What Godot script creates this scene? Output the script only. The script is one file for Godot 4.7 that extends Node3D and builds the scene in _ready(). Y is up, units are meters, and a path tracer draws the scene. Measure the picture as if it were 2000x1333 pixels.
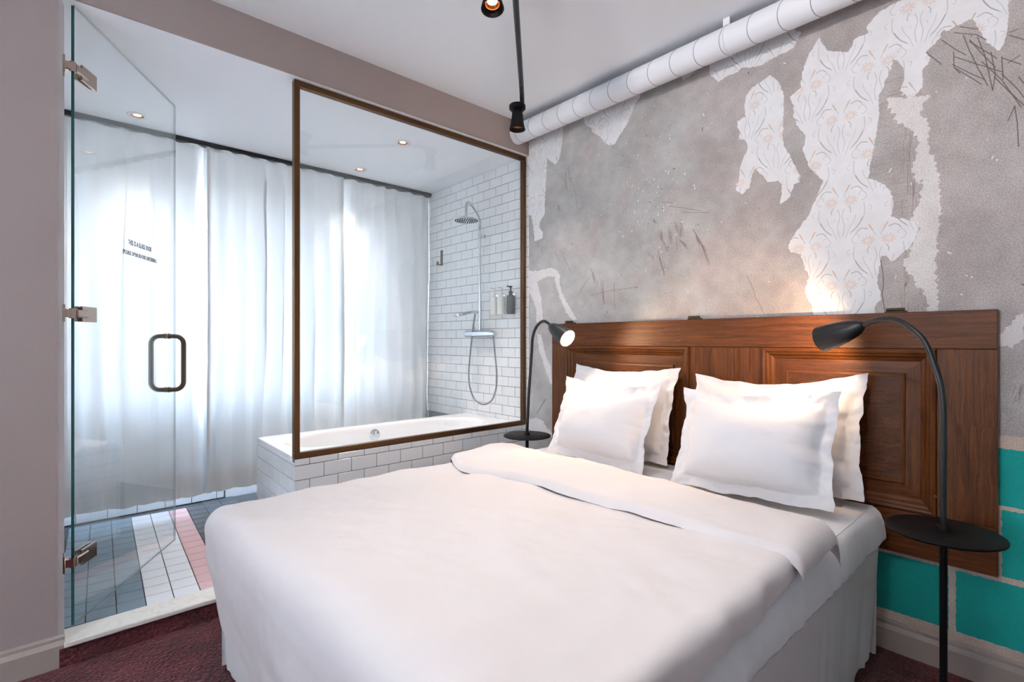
extends Node3D
# A hotel bedroom: bed before an old panelled door used as headboard, glazed bathroom behind a brass screen.
# x runs along the bathroom screen towards the headboard wall, z towards the viewer, y up. Metres.

const EYE := 1.16
const XW := 2.345      # plaster face of the headboard wall
const ZW := -2.43      # room face of the wall that holds the bathroom opening
const CEIL := 2.595
const LINTEL := 2.404  # underside of the lintel and bathroom ceiling
const BATH := 0.085    # bathroom floor level
const XT := 2.365      # tiled shower wall
const ZF := -2.466     # face of the tiled bath front, line of the screen
const ZR := -3.9       # rear wall of the bathroom
const LAMP := 0.2
const SPOT := 0.75
const DOWN := 0.9
const PAPER := [
	[2021,182,2021,216,1949,228,1925,251,1910,268,1917,293,1884,293,1869,298,1863,320,1848,338,1810,319,1777,302,1766,278,1755,261,1748,229,1732,257,1709,286,1692,324,1680,371,1677,415,1650,431,1632,441,1647,476,1650,530,1662,573,1695,622,1692,660,1683,677,1698,727,1709,765,1738,801,1761,829,1749,867,1732,902,1764,824,1750,860,1727,916,1707,963,1691,983,1660,1023,1636,1060,1628,1087,1634,1108,1655,1114,1676,1122,1686,1158,1694,1193,1704,1199,1707,1222,1699,1250,1694,1278,1702,1312,1717,1335,1725,1381,1937,1389,1937,1363,1941,1353,1956,1333,1957,1307,1948,1281,1945,1250,1954,1199,1956,1168,1975,1163,1986,1182,1988,1191,2004,1182,2024,1162,2048,1140,2060,1112,2068,1079,2070,1049,2048,1046,2024,1034,2000,1027,1988,1015,1994,995,1996,960,1988,923,1967,893,1937,870,1924,862,1917,857,1922,816,1930,770,1939,708,1949,652,1952,594,1949,546,1959,532,1973,496,1988,461,1995,429,2009,435,2018,456,2027,483,2030,512,2021,537,2018,554,2030,569,2048,599,2066,582,2081,566,2084,538,2081,504,2105,475,2092,442,2110,427,2135,405,2131,389,2144,381,2148,391,2177,386,2217,378,2229,415,2240,441,2252,473,2271,502,2282,517,2297,497,2302,459,2306,420,2304,378,2313,362,2319,335],
	[1553,315,1517,328,1476,341,1449,366,1442,405,1445,463,1410,472,1410,501,1421,533,1414,559,1442,567,1456,599,1452,626,1431,656,1421,695,1414,751,1400,790,1431,813,1466,791,1473,743,1487,709,1517,747,1543,784,1569,790,1588,788,1601,808,1601,848,1594,893,1632,874,1644,844,1650,819,1671,817,1674,785,1662,763,1638,697,1613,651,1606,609,1607,529,1611,444,1607,409,1582,346],
	[1273,124,1273,198,1319,257,1356,245,1414,246,1428,231,1470,247,1517,256,1556,245,1619,241,1650,234,1668,203,1677,181,1659,166,1662,122],
	[494,150,500,197,546,230,558,261,614,305,648,350,680,373,717,379,754,338,805,286,830,243,845,206,884,170,884,129],
	[1128,149,1136,176,1170,173,1206,153,1186,126],
	[-19,160,328,146,321,239,308,303,295,347,263,377,209,334,189,309,182,415,175,513,168,610,168,670,126,712,119,751,152,786,147,825,77,835,62,731,40,656,-19,635],
]
const PAINT := [
	[-19,1017,112,1030,209,1021,263,1036,302,1079,295,1126,321,1195,366,1265,440,1362,403,1365,353,1311,302,1223,263,1133,256,1084,196,1073,98,1099,126,1182,143,1263,154,1373,91,1371,91,1280,40,1186,-19,1141],
	[95,1439,136,1449,175,1581,221,1654,240,1765,221,1766,175,1675,116,1544],
	[-1,2015,95,1994,149,2007,188,2049,233,2071,233,2099,-1,2078],
	[2343,1391,2285,1465,2282,1503,2314,1512,2343,1483],
]
const ROUGH := [
	[1978,568,2101,603,2084,634,2075,659,2103,696,2097,744,2103,801,2123,862,2133,930,2129,911,2134,984,2129,1055,2123,1126,2120,1198,2121,1295,2125,1386,2099,1385,2095,1332,2080,1301,2056,1275,2046,1239,2029,1232,2024,1197,2044,1169,2056,1131,2068,1079,2048,1036,2072,996,2076,947,2080,899,2070,916,2052,855,2061,801,2070,747,2043,705,2011,672,1988,618,1976,591],
]
const STROKE := [
	[3,2135,416,2177,472,2201,498],
	[3,2169,406,2225,437,2252,467],
	[3,2185,392,2232,422],
	[3,2167,473,2169,528,2185,556],
	[3,2169,490,2232,543,2293,593],
	[3,2164,515,2213,567,2248,601],
	[3,2169,528,2209,576,2240,614],
	[3,2193,425,2209,486,2232,559,2256,625],
	[3,2229,447,2248,518,2267,645],
	[3,2209,448,2244,516,2274,570],
	[3,2263,514,2274,591,2267,645],
	[3,2240,536,2289,617,2336,726],
	[3,2271,600,2308,665,2343,723],
	[3,2289,597,2326,661,2343,698],
	[3,2289,540,2293,619],
	[3,2289,543,2336,585],
	[3,2209,454,2278,541],
	[3,2304,567,2333,553],
	[3,2308,467,2329,466],
	[3,2308,477,2343,508],
	[3,2320,715,2326,773,2329,852],
	[3,2320,715,2304,760],
	[3,2092,442,2135,504],
	[3,2329,622,2343,653],
	[2,366,404,378,492,391,598],
	[2,347,446,353,552],
	[2,334,481,366,565],
	[2,385,493,434,608],
	[2,428,616,440,683],
	[2,1015,764,1077,782],
	[2,1055,795,1136,819,1234,855],
	[2,1128,839,1210,858,1273,868],
	[2,263,920,289,1000],
	[2,282,951,302,992],
	[2,302,915,391,1069],
	[2,440,1213,546,1102],
	[2,541,1220,680,1203,874,1196],
	[2,712,1162,717,1310],
	[2,1449,1189,1459,1208,1483,1262,1490,1297,1503,1312,1517,1347,1527,1371],
	[3,1956,1179,1963,1231,1965,1272,1960,1307,1965,1344,1970,1385],
	[5,175,1863,95,1965],
]
const SCUFF := [
	[7,955,841,992,880],
	[7,1094,874,1111,954,1119,1057],
	[7,1115,854,1136,989],
	[7,1059,899,1068,1011],
	[7,1006,898,1015,955,1059,1049],
	[7,1111,970,1170,1040],
	[7,988,1008,1015,1099,1041,1182],
	[7,1178,919,1234,1019,1258,1089,1281,1151],
	[7,1202,969,1258,1067],
	[7,552,1058,592,1187],
	[7,625,1137,637,1235,650,1306],
	[7,276,612,302,695],
	[14,943,1010,960,1065],
	[12,2343,1619,2323,1709],
]

var taken := {}
var M := {}
var rng := RandomNumberGenerator.new()


func _ready() -> void:
	rng.seed = 7
	view()
	light()
	materials()
	shell()
	bathroom_tiles()
	windows()
	room_window()
	headboard_wall_paint()
	glass_screen()
	glass_door()
	curtains()
	bathtub()
	shower()
	headboard()
	bed()
	duvet()
	pillows()
	lamp_tables()
	duct()
	track_light()
	downlights()
	small_bath_things()


# ------------------------------------------------------------------ camera, sky, exposure
func view() -> void:
	var cam := Camera3D.new()
	cam.name = "camera"
	cam.fov = rad_to_deg(2.0 * atan(666.5 / 989.0))
	cam.near = 0.02
	cam.far = 200.0
	cam.position = Vector3(0, EYE, 0)
	cam.rotation.y = -atan(893.0 / 989.0)
	add_child(cam)
	cam.current = true


func light() -> void:
	var env := Environment.new()
	var sky := Sky.new()
	var sm := ProceduralSkyMaterial.new()
	sm.sky_top_color = Color(0.84, 0.91, 1.0)
	sm.sky_horizon_color = Color(0.94, 0.965, 1.0)
	sm.ground_bottom_color = Color(0.42, 0.43, 0.44)
	sm.ground_horizon_color = Color(0.62, 0.64, 0.66)
	sm.sky_energy_multiplier = 1.0
	sky.sky_material = sm
	env.background_mode = Environment.BG_SKY
	env.sky = sky
	env.background_energy_multiplier = 48.0
	env.tonemap_mode = Environment.TONE_MAPPER_LINEAR
	env.tonemap_exposure = 1.32
	env.sdfgi_enabled = true
	env.ssao_enabled = true
	env.ssil_enabled = true
	var we := WorldEnvironment.new()
	we.name = "environment"
	we.environment = env
	add_child(we)


# ------------------------------------------------------------------ naming helpers
func numbered(called: String) -> String:
	if not taken.has(called):
		taken[called] = 0
		return called
	taken[called] += 1
	return "%s_%03d" % [called, taken[called]]


func thing(called: String, label: String, category: String, at := Vector3.ZERO, group := "") -> Node3D:
	var o := Node3D.new()
	o.name = numbered(called)
	o.position = at
	add_child(o)
	tag(o, label, category, group)
	return o


func tag(o: Node, label: String, category: String, group := "") -> void:
	o.set_meta("label", label)
	if category:
		o.set_meta("category", category)
	if group:
		o.set_meta("group", group)


func setting(called: String, label: String) -> Node3D:
	var o := Node3D.new()
	o.name = called
	add_child(o)
	o.set_meta("kind", "structure")
	o.set_meta("label", label)
	return o


func begin() -> SurfaceTool:
	var st := SurfaceTool.new()
	st.begin(Mesh.PRIMITIVE_TRIANGLES)
	return st


func put(st: SurfaceTool, called: String, m: Material, parent: Node) -> MeshInstance3D:
	var o := MeshInstance3D.new()
	o.name = called
	st.index()
	o.mesh = st.commit()
	o.mesh.surface_set_material(0, m)
	parent.add_child(o, true)
	return o


func same(mesh: Mesh, called: String, at: Vector3, parent: Node) -> MeshInstance3D:
	var o := MeshInstance3D.new()
	o.name = called
	o.mesh = mesh
	o.position = at
	parent.add_child(o, true)
	return o


# ------------------------------------------------------------------ shape helpers (front faces clockwise)
func tri(st: SurfaceTool, p: Array, n: Array, uv: Array) -> void:
	var face: Vector3 = (p[1] - p[0]).cross(p[2] - p[0])
	var order := [0, 2, 1] if face.dot(n[0] + n[1] + n[2]) > 0.0 else [0, 1, 2]
	for i in order:
		st.set_normal(n[i])
		st.set_uv(uv[i])
		st.add_vertex(p[i])


func flat(st: SurfaceTool, pts: Array, away: Vector3, grain := -1, us := 1.0, off := Vector2.ZERO) -> void:
	# a convex flat polygon; away is roughly outward
	var n: Vector3 = (pts[1] - pts[0]).cross(pts[2] - pts[0]).normalized()
	if n.dot(away) < 0.0:
		n = -n
	for i in range(1, pts.size() - 1):
		var t := [pts[0], pts[i], pts[i + 1]]
		var uv := []
		for q: Vector3 in t:
			uv.append(grain_uv(q, n, grain, us) + off)
		tri(st, t, [n, n, n], uv)


func grain_uv(q: Vector3, n: Vector3, grain: int, us: float) -> Vector2:
	if grain < 0:
		var a := n.abs()
		if a.y > a.x and a.y > a.z:
			return Vector2(q.x, q.z) * us
		return (Vector2(q.z, -q.y) if a.x > a.z else Vector2(q.x, -q.y)) * us
	return Vector2(q[grain], q[(grain + 1) % 3] + q[(grain + 2) % 3]) * us


func cbox(st: SurfaceTool, c: Vector3, s: Vector3, b := 0.0, grain := -1, us := 1.0, off := Vector2.ZERO) -> void:
	var h := s / 2.0
	b = minf(b, minf(h.x, minf(h.y, h.z)) * 0.9)
	var corner := func(sg: Vector3, axis: int) -> Vector3:
		var v := h
		for k in 3:
			if k != axis:
				v[k] -= b
		return c + v * sg
	for axis in 3:
		var u := (axis + 1) % 3
		var w := (axis + 2) % 3
		for sgn in [-1.0, 1.0]:
			var away := Vector3.ZERO
			away[axis] = sgn
			var pts := []
			for q in [[-1, -1], [1, -1], [1, 1], [-1, 1]]:
				var sg := Vector3.ZERO
				sg[axis] = sgn
				sg[u] = q[0]
				sg[w] = q[1]
				pts.append(corner.call(sg, axis))
			flat(st, pts, away, grain, us, off)
	if b <= 0.0:
		return
	for axis in 3:   # edges along this axis
		var u := (axis + 1) % 3
		var w := (axis + 2) % 3
		for a in [-1.0, 1.0]:
			for d in [-1.0, 1.0]:
				var s0 := Vector3.ZERO
				s0[axis] = -1.0
				s0[u] = a
				s0[w] = d
				var s1 := s0
				s1[axis] = 1.0
				var away := Vector3.ZERO
				away[u] = a
				away[w] = d
				flat(st, [corner.call(s0, u), corner.call(s1, u), corner.call(s1, w), corner.call(s0, w)], away, grain, us, off)
	for i in 8:
		var sg := Vector3(1 if i & 1 else -1, 1 if i & 2 else -1, 1 if i & 4 else -1)
		flat(st, [corner.call(sg, 0), corner.call(sg, 1), corner.call(sg, 2)], sg, grain, us, off)


func span(st: SurfaceTool, lo: Vector3, hi: Vector3, b := 0.0, grain := -1, us := 1.0, off := Vector2.ZERO) -> void:
	cbox(st, (lo + hi) / 2.0, (hi - lo).abs(), b, grain, us, off)


func surf(st: SurfaceTool, P: Array, us := Vector2.ONE, closed := false) -> void:
	# rows of points -> smooth surface; closed joins the last column to the first
	var R := P.size()
	var C: int = P[0].size()
	var N := []
	for i in R:
		var row := []
		for j in C:
			var a: Vector3 = P[mini(i + 1, R - 1)][j] - P[maxi(i - 1, 0)][j]
			var jn := (j + 1) % C if closed else mini(j + 1, C - 1)
			var jp := (j - 1 + C) % C if closed else maxi(j - 1, 0)
			var b: Vector3 = P[i][jn] - P[i][jp]
			if a.length() < 1e-7:
				a = P[mini(i + 1, R - 1)][(j + 1) % C] - P[maxi(i - 1, 0)][(j + 1) % C]
			var n := a.cross(b)
			row.append(n.normalized() if n.length() > 1e-12 else Vector3.UP)
		N.append(row)
	# where a row shrinks to a point, its normals come from the neighbouring row
	for i in [0, R - 1]:
		if P[i][0].distance_to(P[i][C / 2]) < 1e-6:
			var s := Vector3.ZERO
			for v: Vector3 in N[1 if i == 0 else R - 2]:
				s += v
			for j in C:
				N[i][j] = s.normalized()
	for i in R - 1:
		for j in (C if closed else C - 1):
			var k := (j + 1) % C
			var p := [P[i][j], P[i][k], P[i + 1][k], P[i + 1][j]]
			var n := [N[i][j], N[i][k], N[i + 1][k], N[i + 1][j]]
			var u0 := Vector2(float(j) / C, float(i) / R) * us
			var u1 := Vector2(float(j + 1) / C, float(i + 1) / R) * us
			var uv := [u0, Vector2(u1.x, u0.y), u1, Vector2(u0.x, u1.y)]
			tri(st, [p[0], p[1], p[2]], [n[0], n[1], n[2]], [uv[0], uv[1], uv[2]])
			tri(st, [p[0], p[2], p[3]], [n[0], n[2], n[3]], [uv[0], uv[2], uv[3]])


func tube(st: SurfaceTool, pts: Array, r, sides := 10, capped := true) -> void:
	var rows := []
	var up := Vector3.UP
	for i in pts.size():
		var t: Vector3 = (pts[mini(i + 1, pts.size() - 1)] - pts[maxi(i - 1, 0)]).normalized()
		if i == 0:
			up = Vector3.UP if absf(t.y) < 0.9 else Vector3.RIGHT
		var side := t.cross(up).normalized()
		up = side.cross(t).normalized()
		var rad: float = r[i] if r is Array else r
		var row := []
		for k in sides:
			var a := TAU * k / sides
			row.append(pts[i] + (side * cos(a) + up * sin(a)) * rad)
		rows.append(row)
	# outward orientation check is done through normals: build them radially
	for i in rows.size() - 1:
		for k in sides:
			var q := (k + 1) % sides
			var p := [rows[i][k], rows[i][q], rows[i + 1][q], rows[i + 1][k]]
			var n := [(p[0] - pts[i]).normalized(), (p[1] - pts[i]).normalized(), (p[2] - pts[i + 1]).normalized(), (p[3] - pts[i + 1]).normalized()]
			var uv := [Vector2(k, i), Vector2(k + 1, i), Vector2(k + 1, i + 1), Vector2(k, i + 1)]
			tri(st, [p[0], p[1], p[2]], [n[0], n[1], n[2]], [uv[0], uv[1], uv[2]])
			tri(st, [p[0], p[2], p[3]], [n[0], n[2], n[3]], [uv[0], uv[2], uv[3]])
	if capped:
		flat(st, rows[0], pts[0] - pts[1])
		flat(st, rows[-1], pts[-1] - pts[-2])


func lathe(st: SurfaceTool, prof: Array, sides := 28, xf := Transform3D.IDENTITY) -> void:
	# prof: Vector2(radius, height); sharp corners are given twice
	for i in prof.size() - 1:
		var a: Vector2 = prof[i]
		var b: Vector2 = prof[i + 1]
		if a.distance_to(b) < 1e-6:
			continue
		var na := prof_normal(prof, i, true)
		var nb := prof_normal(prof, i + 1, false)
		for k in sides:
			var c0 := Vector2(cos(TAU * k / sides), sin(TAU * k / sides))
			var c1 := Vector2(cos(TAU * (k + 1) / sides), sin(TAU * (k + 1) / sides))
			var p := [ring(a, c0), ring(a, c1), ring(b, c1), ring(b, c0)]
			var n := [ring(na, c0), ring(na, c1), ring(nb, c1), ring(nb, c0)]
			for j in 4:
				p[j] = xf * p[j]
				n[j] = (xf.basis * n[j]).normalized()
			var uv := [Vector2(k, i), Vector2(k + 1, i), Vector2(k + 1, i + 1), Vector2(k, i + 1)]
			if a.x > 1e-6:
				tri(st, [p[0], p[1], p[2]], [n[0], n[1], n[2]], [uv[0], uv[1], uv[2]])
			if b.x > 1e-6:
				tri(st, [p[0], p[2], p[3]], [n[0], n[2], n[3]], [uv[0], uv[2], uv[3]])


func ring(q: Vector2, c: Vector2) -> Vector3:
	return Vector3(q.x * c.x, q.y, q.x * c.y)


func prof_normal(prof: Array, i: int, fwd: bool) -> Vector2:
	var d := Vector2.ZERO
	var j := i + (1 if fwd else -1)
	var here: Vector2 = prof[j] - prof[i] if fwd else prof[i] - prof[j]
	d = here.normalized()
	var o := i - 1 if fwd else i + 1
	if o >= 0 and o < prof.size():
		var e: Vector2 = prof[i] - prof[o] if fwd else prof[o] - prof[i]
		if e.length() > 1e-6 and e.normalized().dot(d) > 0.3:
			d = (d + e.normalized()).normalized()
	return Vector2(d.y, -d.x)


func smooth_path(ctrl: Array, steps: int) -> Array:
	var out := []
	for i in ctrl.size() - 1:
		var a: Vector3 = ctrl[maxi(i - 1, 0)]
		var b: Vector3 = ctrl[i]
		var c: Vector3 = ctrl[i + 1]
		var d: Vector3 = ctrl[mini(i + 2, ctrl.size() - 1)]
		for k in steps:
			out.append(b.cubic_interpolate(c, a, d, float(k) / steps))
	out.append(ctrl[-1])
	return out


func aim(at: Vector3, y_towards: Vector3) -> Transform3D:
	# local +y points along y_towards
	var y := y_towards.normalized()
	var x := (Vector3.RIGHT if absf(y.x) < 0.9 else Vector3.BACK).cross(y).normalized()
	return Transform3D(Basis(x, y, x.cross(y)), at)


# ------------------------------------------------------------------ materials
func mat(c: Color, rough := 0.6, metal := 0.0) -> StandardMaterial3D:
	var m := StandardMaterial3D.new()
	m.albedo_color = c
	m.roughness = rough
	m.metallic = metal
	return m


func rgb(r: float, g: float, b: float) -> Color:
	return Color(r / 255.0, g / 255.0, b / 255.0)


func noise(freq: float, seed_: int, octaves := 4, kind := FastNoiseLite.TYPE_SIMPLEX_SMOOTH) -> FastNoiseLite:
	var n := FastNoiseLite.new()
	n.noise_type = kind
	n.seed = seed_
	n.frequency = freq
	n.fractal_octaves = octaves
	return n


func picture(w: int, h: int, f: Callable) -> ImageTexture:
	var data := PackedByteArray()
	data.resize(w * h * 3)
	var i := 0
	for y in h:
		for x in w:
			var c: Vector3 = f.call(x, y)
			data[i] = clampi(int(c.x), 0, 255)
			data[i + 1] = clampi(int(c.y), 0, 255)
			data[i + 2] = clampi(int(c.z), 0, 255)
			i += 3
	return ImageTexture.create_from_image(Image.create_from_data(w, h, false, Image.FORMAT_RGB8, data))


func relief(im_noise: FastNoiseLite, size: int, strength: float) -> ImageTexture:
	var im := im_noise.get_seamless_image(size, size)
	im.convert(Image.FORMAT_RGBA8)
	im.bump_map_to_normal_map(strength)
	return ImageTexture.create_from_image(im)


func wood(seed_: int, dark: Vector3, pale: Vector3, arcs: float) -> ImageTexture:
	var coarse := noise(1.0, seed_, 3)
	var fine := noise(1.0, seed_ + 1, 3)
	return picture(768, 384, func(x: int, y: int) -> Vector3:
		var warp := coarse.get_noise_2d(x * 0.006, y * 0.02) * 26.0 * arcs
		var band := coarse.get_noise_2d(x * 0.002 + 40.0, (y + warp) * 0.05)
		var line := fine.get_noise_2d(x * 0.008, (y + warp) * 0.34)
		var pore := fine.get_noise_2d(x * 0.03 + 90.0, (y + warp) * 1.1)
		var t := clampf(0.5 + band * 0.4 + line * 0.42 + pore * 0.3, 0.0, 1.0)
		return dark.lerp(pale, t))


func materials() -> void:
	M.paint = mat(rgb(164, 148, 143), 0.75)
	M.ceiling = mat(rgb(243, 246, 251), 0.85)
	M.white_paint = mat(rgb(235, 236, 238), 0.6)
	M.trim = mat(rgb(166, 152, 143), 0.5)
	var carpet := mat(Color.WHITE, 1.0)
	var cn := noise(0.09, 3, 3)
	var cc := noise(0.006, 5, 3)
	carpet.albedo_texture = picture(512, 512, func(x: int, y: int) -> Vector3:
		var t := 1.0 + 0.42 * cn.get_noise_2d(x, y) + 0.25 * cc.get_noise_2d(x, y)
		return Vector3(88, 38, 41) * t)
	carpet.normal_enabled = true
	carpet.normal_texture = relief(noise(0.12, 4, 2), 256, 10.0)
	carpet.normal_scale = 0.45
	carpet.uv1_triplanar = true
	carpet.uv1_world_triplanar = true
	carpet.uv1_scale = Vector3.ONE * 1.7
	carpet.rim_enabled = true
	carpet.rim = 0.12
	M.carpet = carpet
	for i in 3:
		M["tile%d" % i] = mat([rgb(236, 238, 240), rgb(234, 236, 238), rgb(238, 239, 241)][i], 0.16)
	M.grout = mat(rgb(150, 150, 152), 0.9)
	M.dark_grout = mat(rgb(96, 94, 96), 0.9)
	M.floor_white = mat(rgb(232, 233, 236), 0.3)
	M.floor_pink = mat(rgb(216, 176, 176), 0.3)
	M.floor_slate = mat(rgb(116, 134, 146), 0.3)
	M.floor_dark = mat(rgb(66, 68, 72), 0.3)
	M.floor_grout = mat(rgb(70, 72, 76), 0.9)
	var marble := mat(Color.WHITE, 0.35)
	var mn := noise(0.012, 21, 5)
	marble.albedo_texture = picture(256, 256, func(x: int, y: int) -> Vector3:
		var v := mn.get_noise_2d(x, y)
		var vein := 1.0 - 0.07 * exp(-absf(v) * 26.0)
		return Vector3(236, 230, 220) * (vein + 0.03 * mn.get_noise_2d(x * 6.0, y * 6.0)))
	marble.uv1_triplanar = true
	marble.uv1_scale = Vector3.ONE * 2.2
	M.marble = marble
	var pane := mat(Color(0.72, 0.88, 0.90, 0.035), 0.0)
	pane.transparency = BaseMaterial3D.TRANSPARENCY_ALPHA
	M.pane = pane
	M.glass_edge = mat(rgb(34, 104, 104), 0.12)
	M.glass_rim = mat(Color(0.30, 0.46, 0.46, 0.4), 0.1)
	M.glass_rim.transparency = BaseMaterial3D.TRANSPARENCY_ALPHA
	M.brass = mat(rgb(98, 68, 42), 0.34, 0.8)
	M.bronze = mat(rgb(176, 156, 142), 0.14, 1.0)
	M.chrome = mat(rgb(214, 220, 224), 0.08, 1.0)
	M.black = mat(rgb(12, 12, 14), 0.5)
	M.black.metallic_specular = 0.3
	M.black_gloss = mat(rgb(18, 20, 24), 0.3)
	M.rail = mat(rgb(24, 26, 32), 0.5)
	M.enamel = mat(rgb(240, 240, 242), 0.12)
	M.duct = mat(rgb(226, 227, 232), 0.45)
	M.seam = mat(rgb(150, 150, 156), 0.5)
	# cloth
	var weave := relief(noise(0.03, 31, 3), 256, 3.0)
	M.linen = mat(rgb(229, 222, 220), 0.95)
	M.linen.normal_enabled = true
	M.linen.normal_texture = weave
	M.linen.normal_scale = 0.12
	M.linen.uv1_triplanar = true
	M.linen.uv1_scale = Vector3.ONE * 3.0
	M.pillowcase = M.linen.duplicate()
	M.pillowcase.albedo_color = rgb(217, 216, 219)
	M.sheet = mat(rgb(232, 232, 234), 0.95)
	M.skirt = mat(rgb(222, 218, 216), 0.95)
	M.curtain = mat(rgb(240, 243, 245), 0.9)
	M.curtain.backlight_enabled = true
	M.curtain.backlight = Color(0.315, 0.325, 0.328)
	M.curtain.cull_mode = BaseMaterial3D.CULL_DISABLED
	M.sheer = M.curtain.duplicate()
	M.sheer.backlight = Color(1.0, 1.0, 1.0)
	# wood
	M.wood = mat(Color.WHITE, 0.46)
	M.wood.albedo_texture = wood(51, Vector3(58, 28, 11), Vector3(118, 68, 28), 0.35)
	M.wood_field = mat(Color.WHITE, 0.46)
	M.wood_field.albedo_texture = wood(63, Vector3(48, 24, 10), Vector3(104, 60, 27), 1.6)
	for m in [M.wood, M.wood_field]:
		m.metallic_specular = 0.34
		m.uv1_scale = Vector3(1, 3, 1)
	# lamps
	M.lamp_black = mat(rgb(16, 18, 21), 0.4)
	M.lamp_white = mat(rgb(236, 232, 226), 0.5)
	M.bulb = glow(Color(1.0, 0.86, 0.68), 6.0)
	M.spot_glow = glow(Color(1.0, 0.80, 0.55), 4.0)
	M.down_glow = glow(Color(1.0, 0.86, 0.66), 2.2)
	M.copper = mat(rgb(190, 120, 70), 0.25, 0.8)
	M.ink = mat(rgb(28, 42, 50), 0.9)
	M.bottle_white = mat(rgb(232, 232, 228), 0.3)
	M.bottle_dark = mat(rgb(52, 60, 68), 0.25)
	M.hook = mat(rgb(112, 96, 82), 0.35, 0.8)


func glow(c: Color, e: float) -> StandardMaterial3D:
	var m := mat(Color(0.9, 0.85, 0.78), 0.5)
	m.emission_enabled = true
	m.emission = c
	m.emission_energy_multiplier = e
	return m


# ------------------------------------------------------------------ room shell
func slab(parent: Node, called: String, lo: Vector3, hi: Vector3, m: Material) -> MeshInstance3D:
	var st := begin()
	span(st, lo, hi)
	return put(st, called, m, parent)


func prism(st: SurfaceTool, a: Array, b: Array, mid: Vector3) -> void:
	# joins two outlines with the same number of corners
	for i in a.size():
		var j := (i + 1) % a.size()
		flat(st, [a[i], a[j], b[j], b[i]], (a[i] + a[j] + b[i] + b[j]) / 4.0 - mid)
	flat(st, a, a[0] - b[0])
	flat(st, b, b[0] - a[0])


func skirting(parent: Node, called: String, from: Vector3, to: Vector3, out: Vector3) -> void:
	var st := begin()
	var prof := [[0.0, 0.0], [0.024, 0.0], [0.024, 0.078], [0.02, 0.083], [0.012, 0.092], [0.012, 0.102], [0.008, 0.108], [0.0, 0.108]]
	var a := []
	var b := []
	for q in prof:
		a.append(from + out * q[0] + Vector3.UP * q[1])
		b.append(to + out * q[0] + Vector3.UP * q[1])
	prism(st, a, b, (from + to) / 2.0 + out * 0.008 + Vector3.UP * 0.05)
	put(st, called, M.trim, parent)


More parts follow.
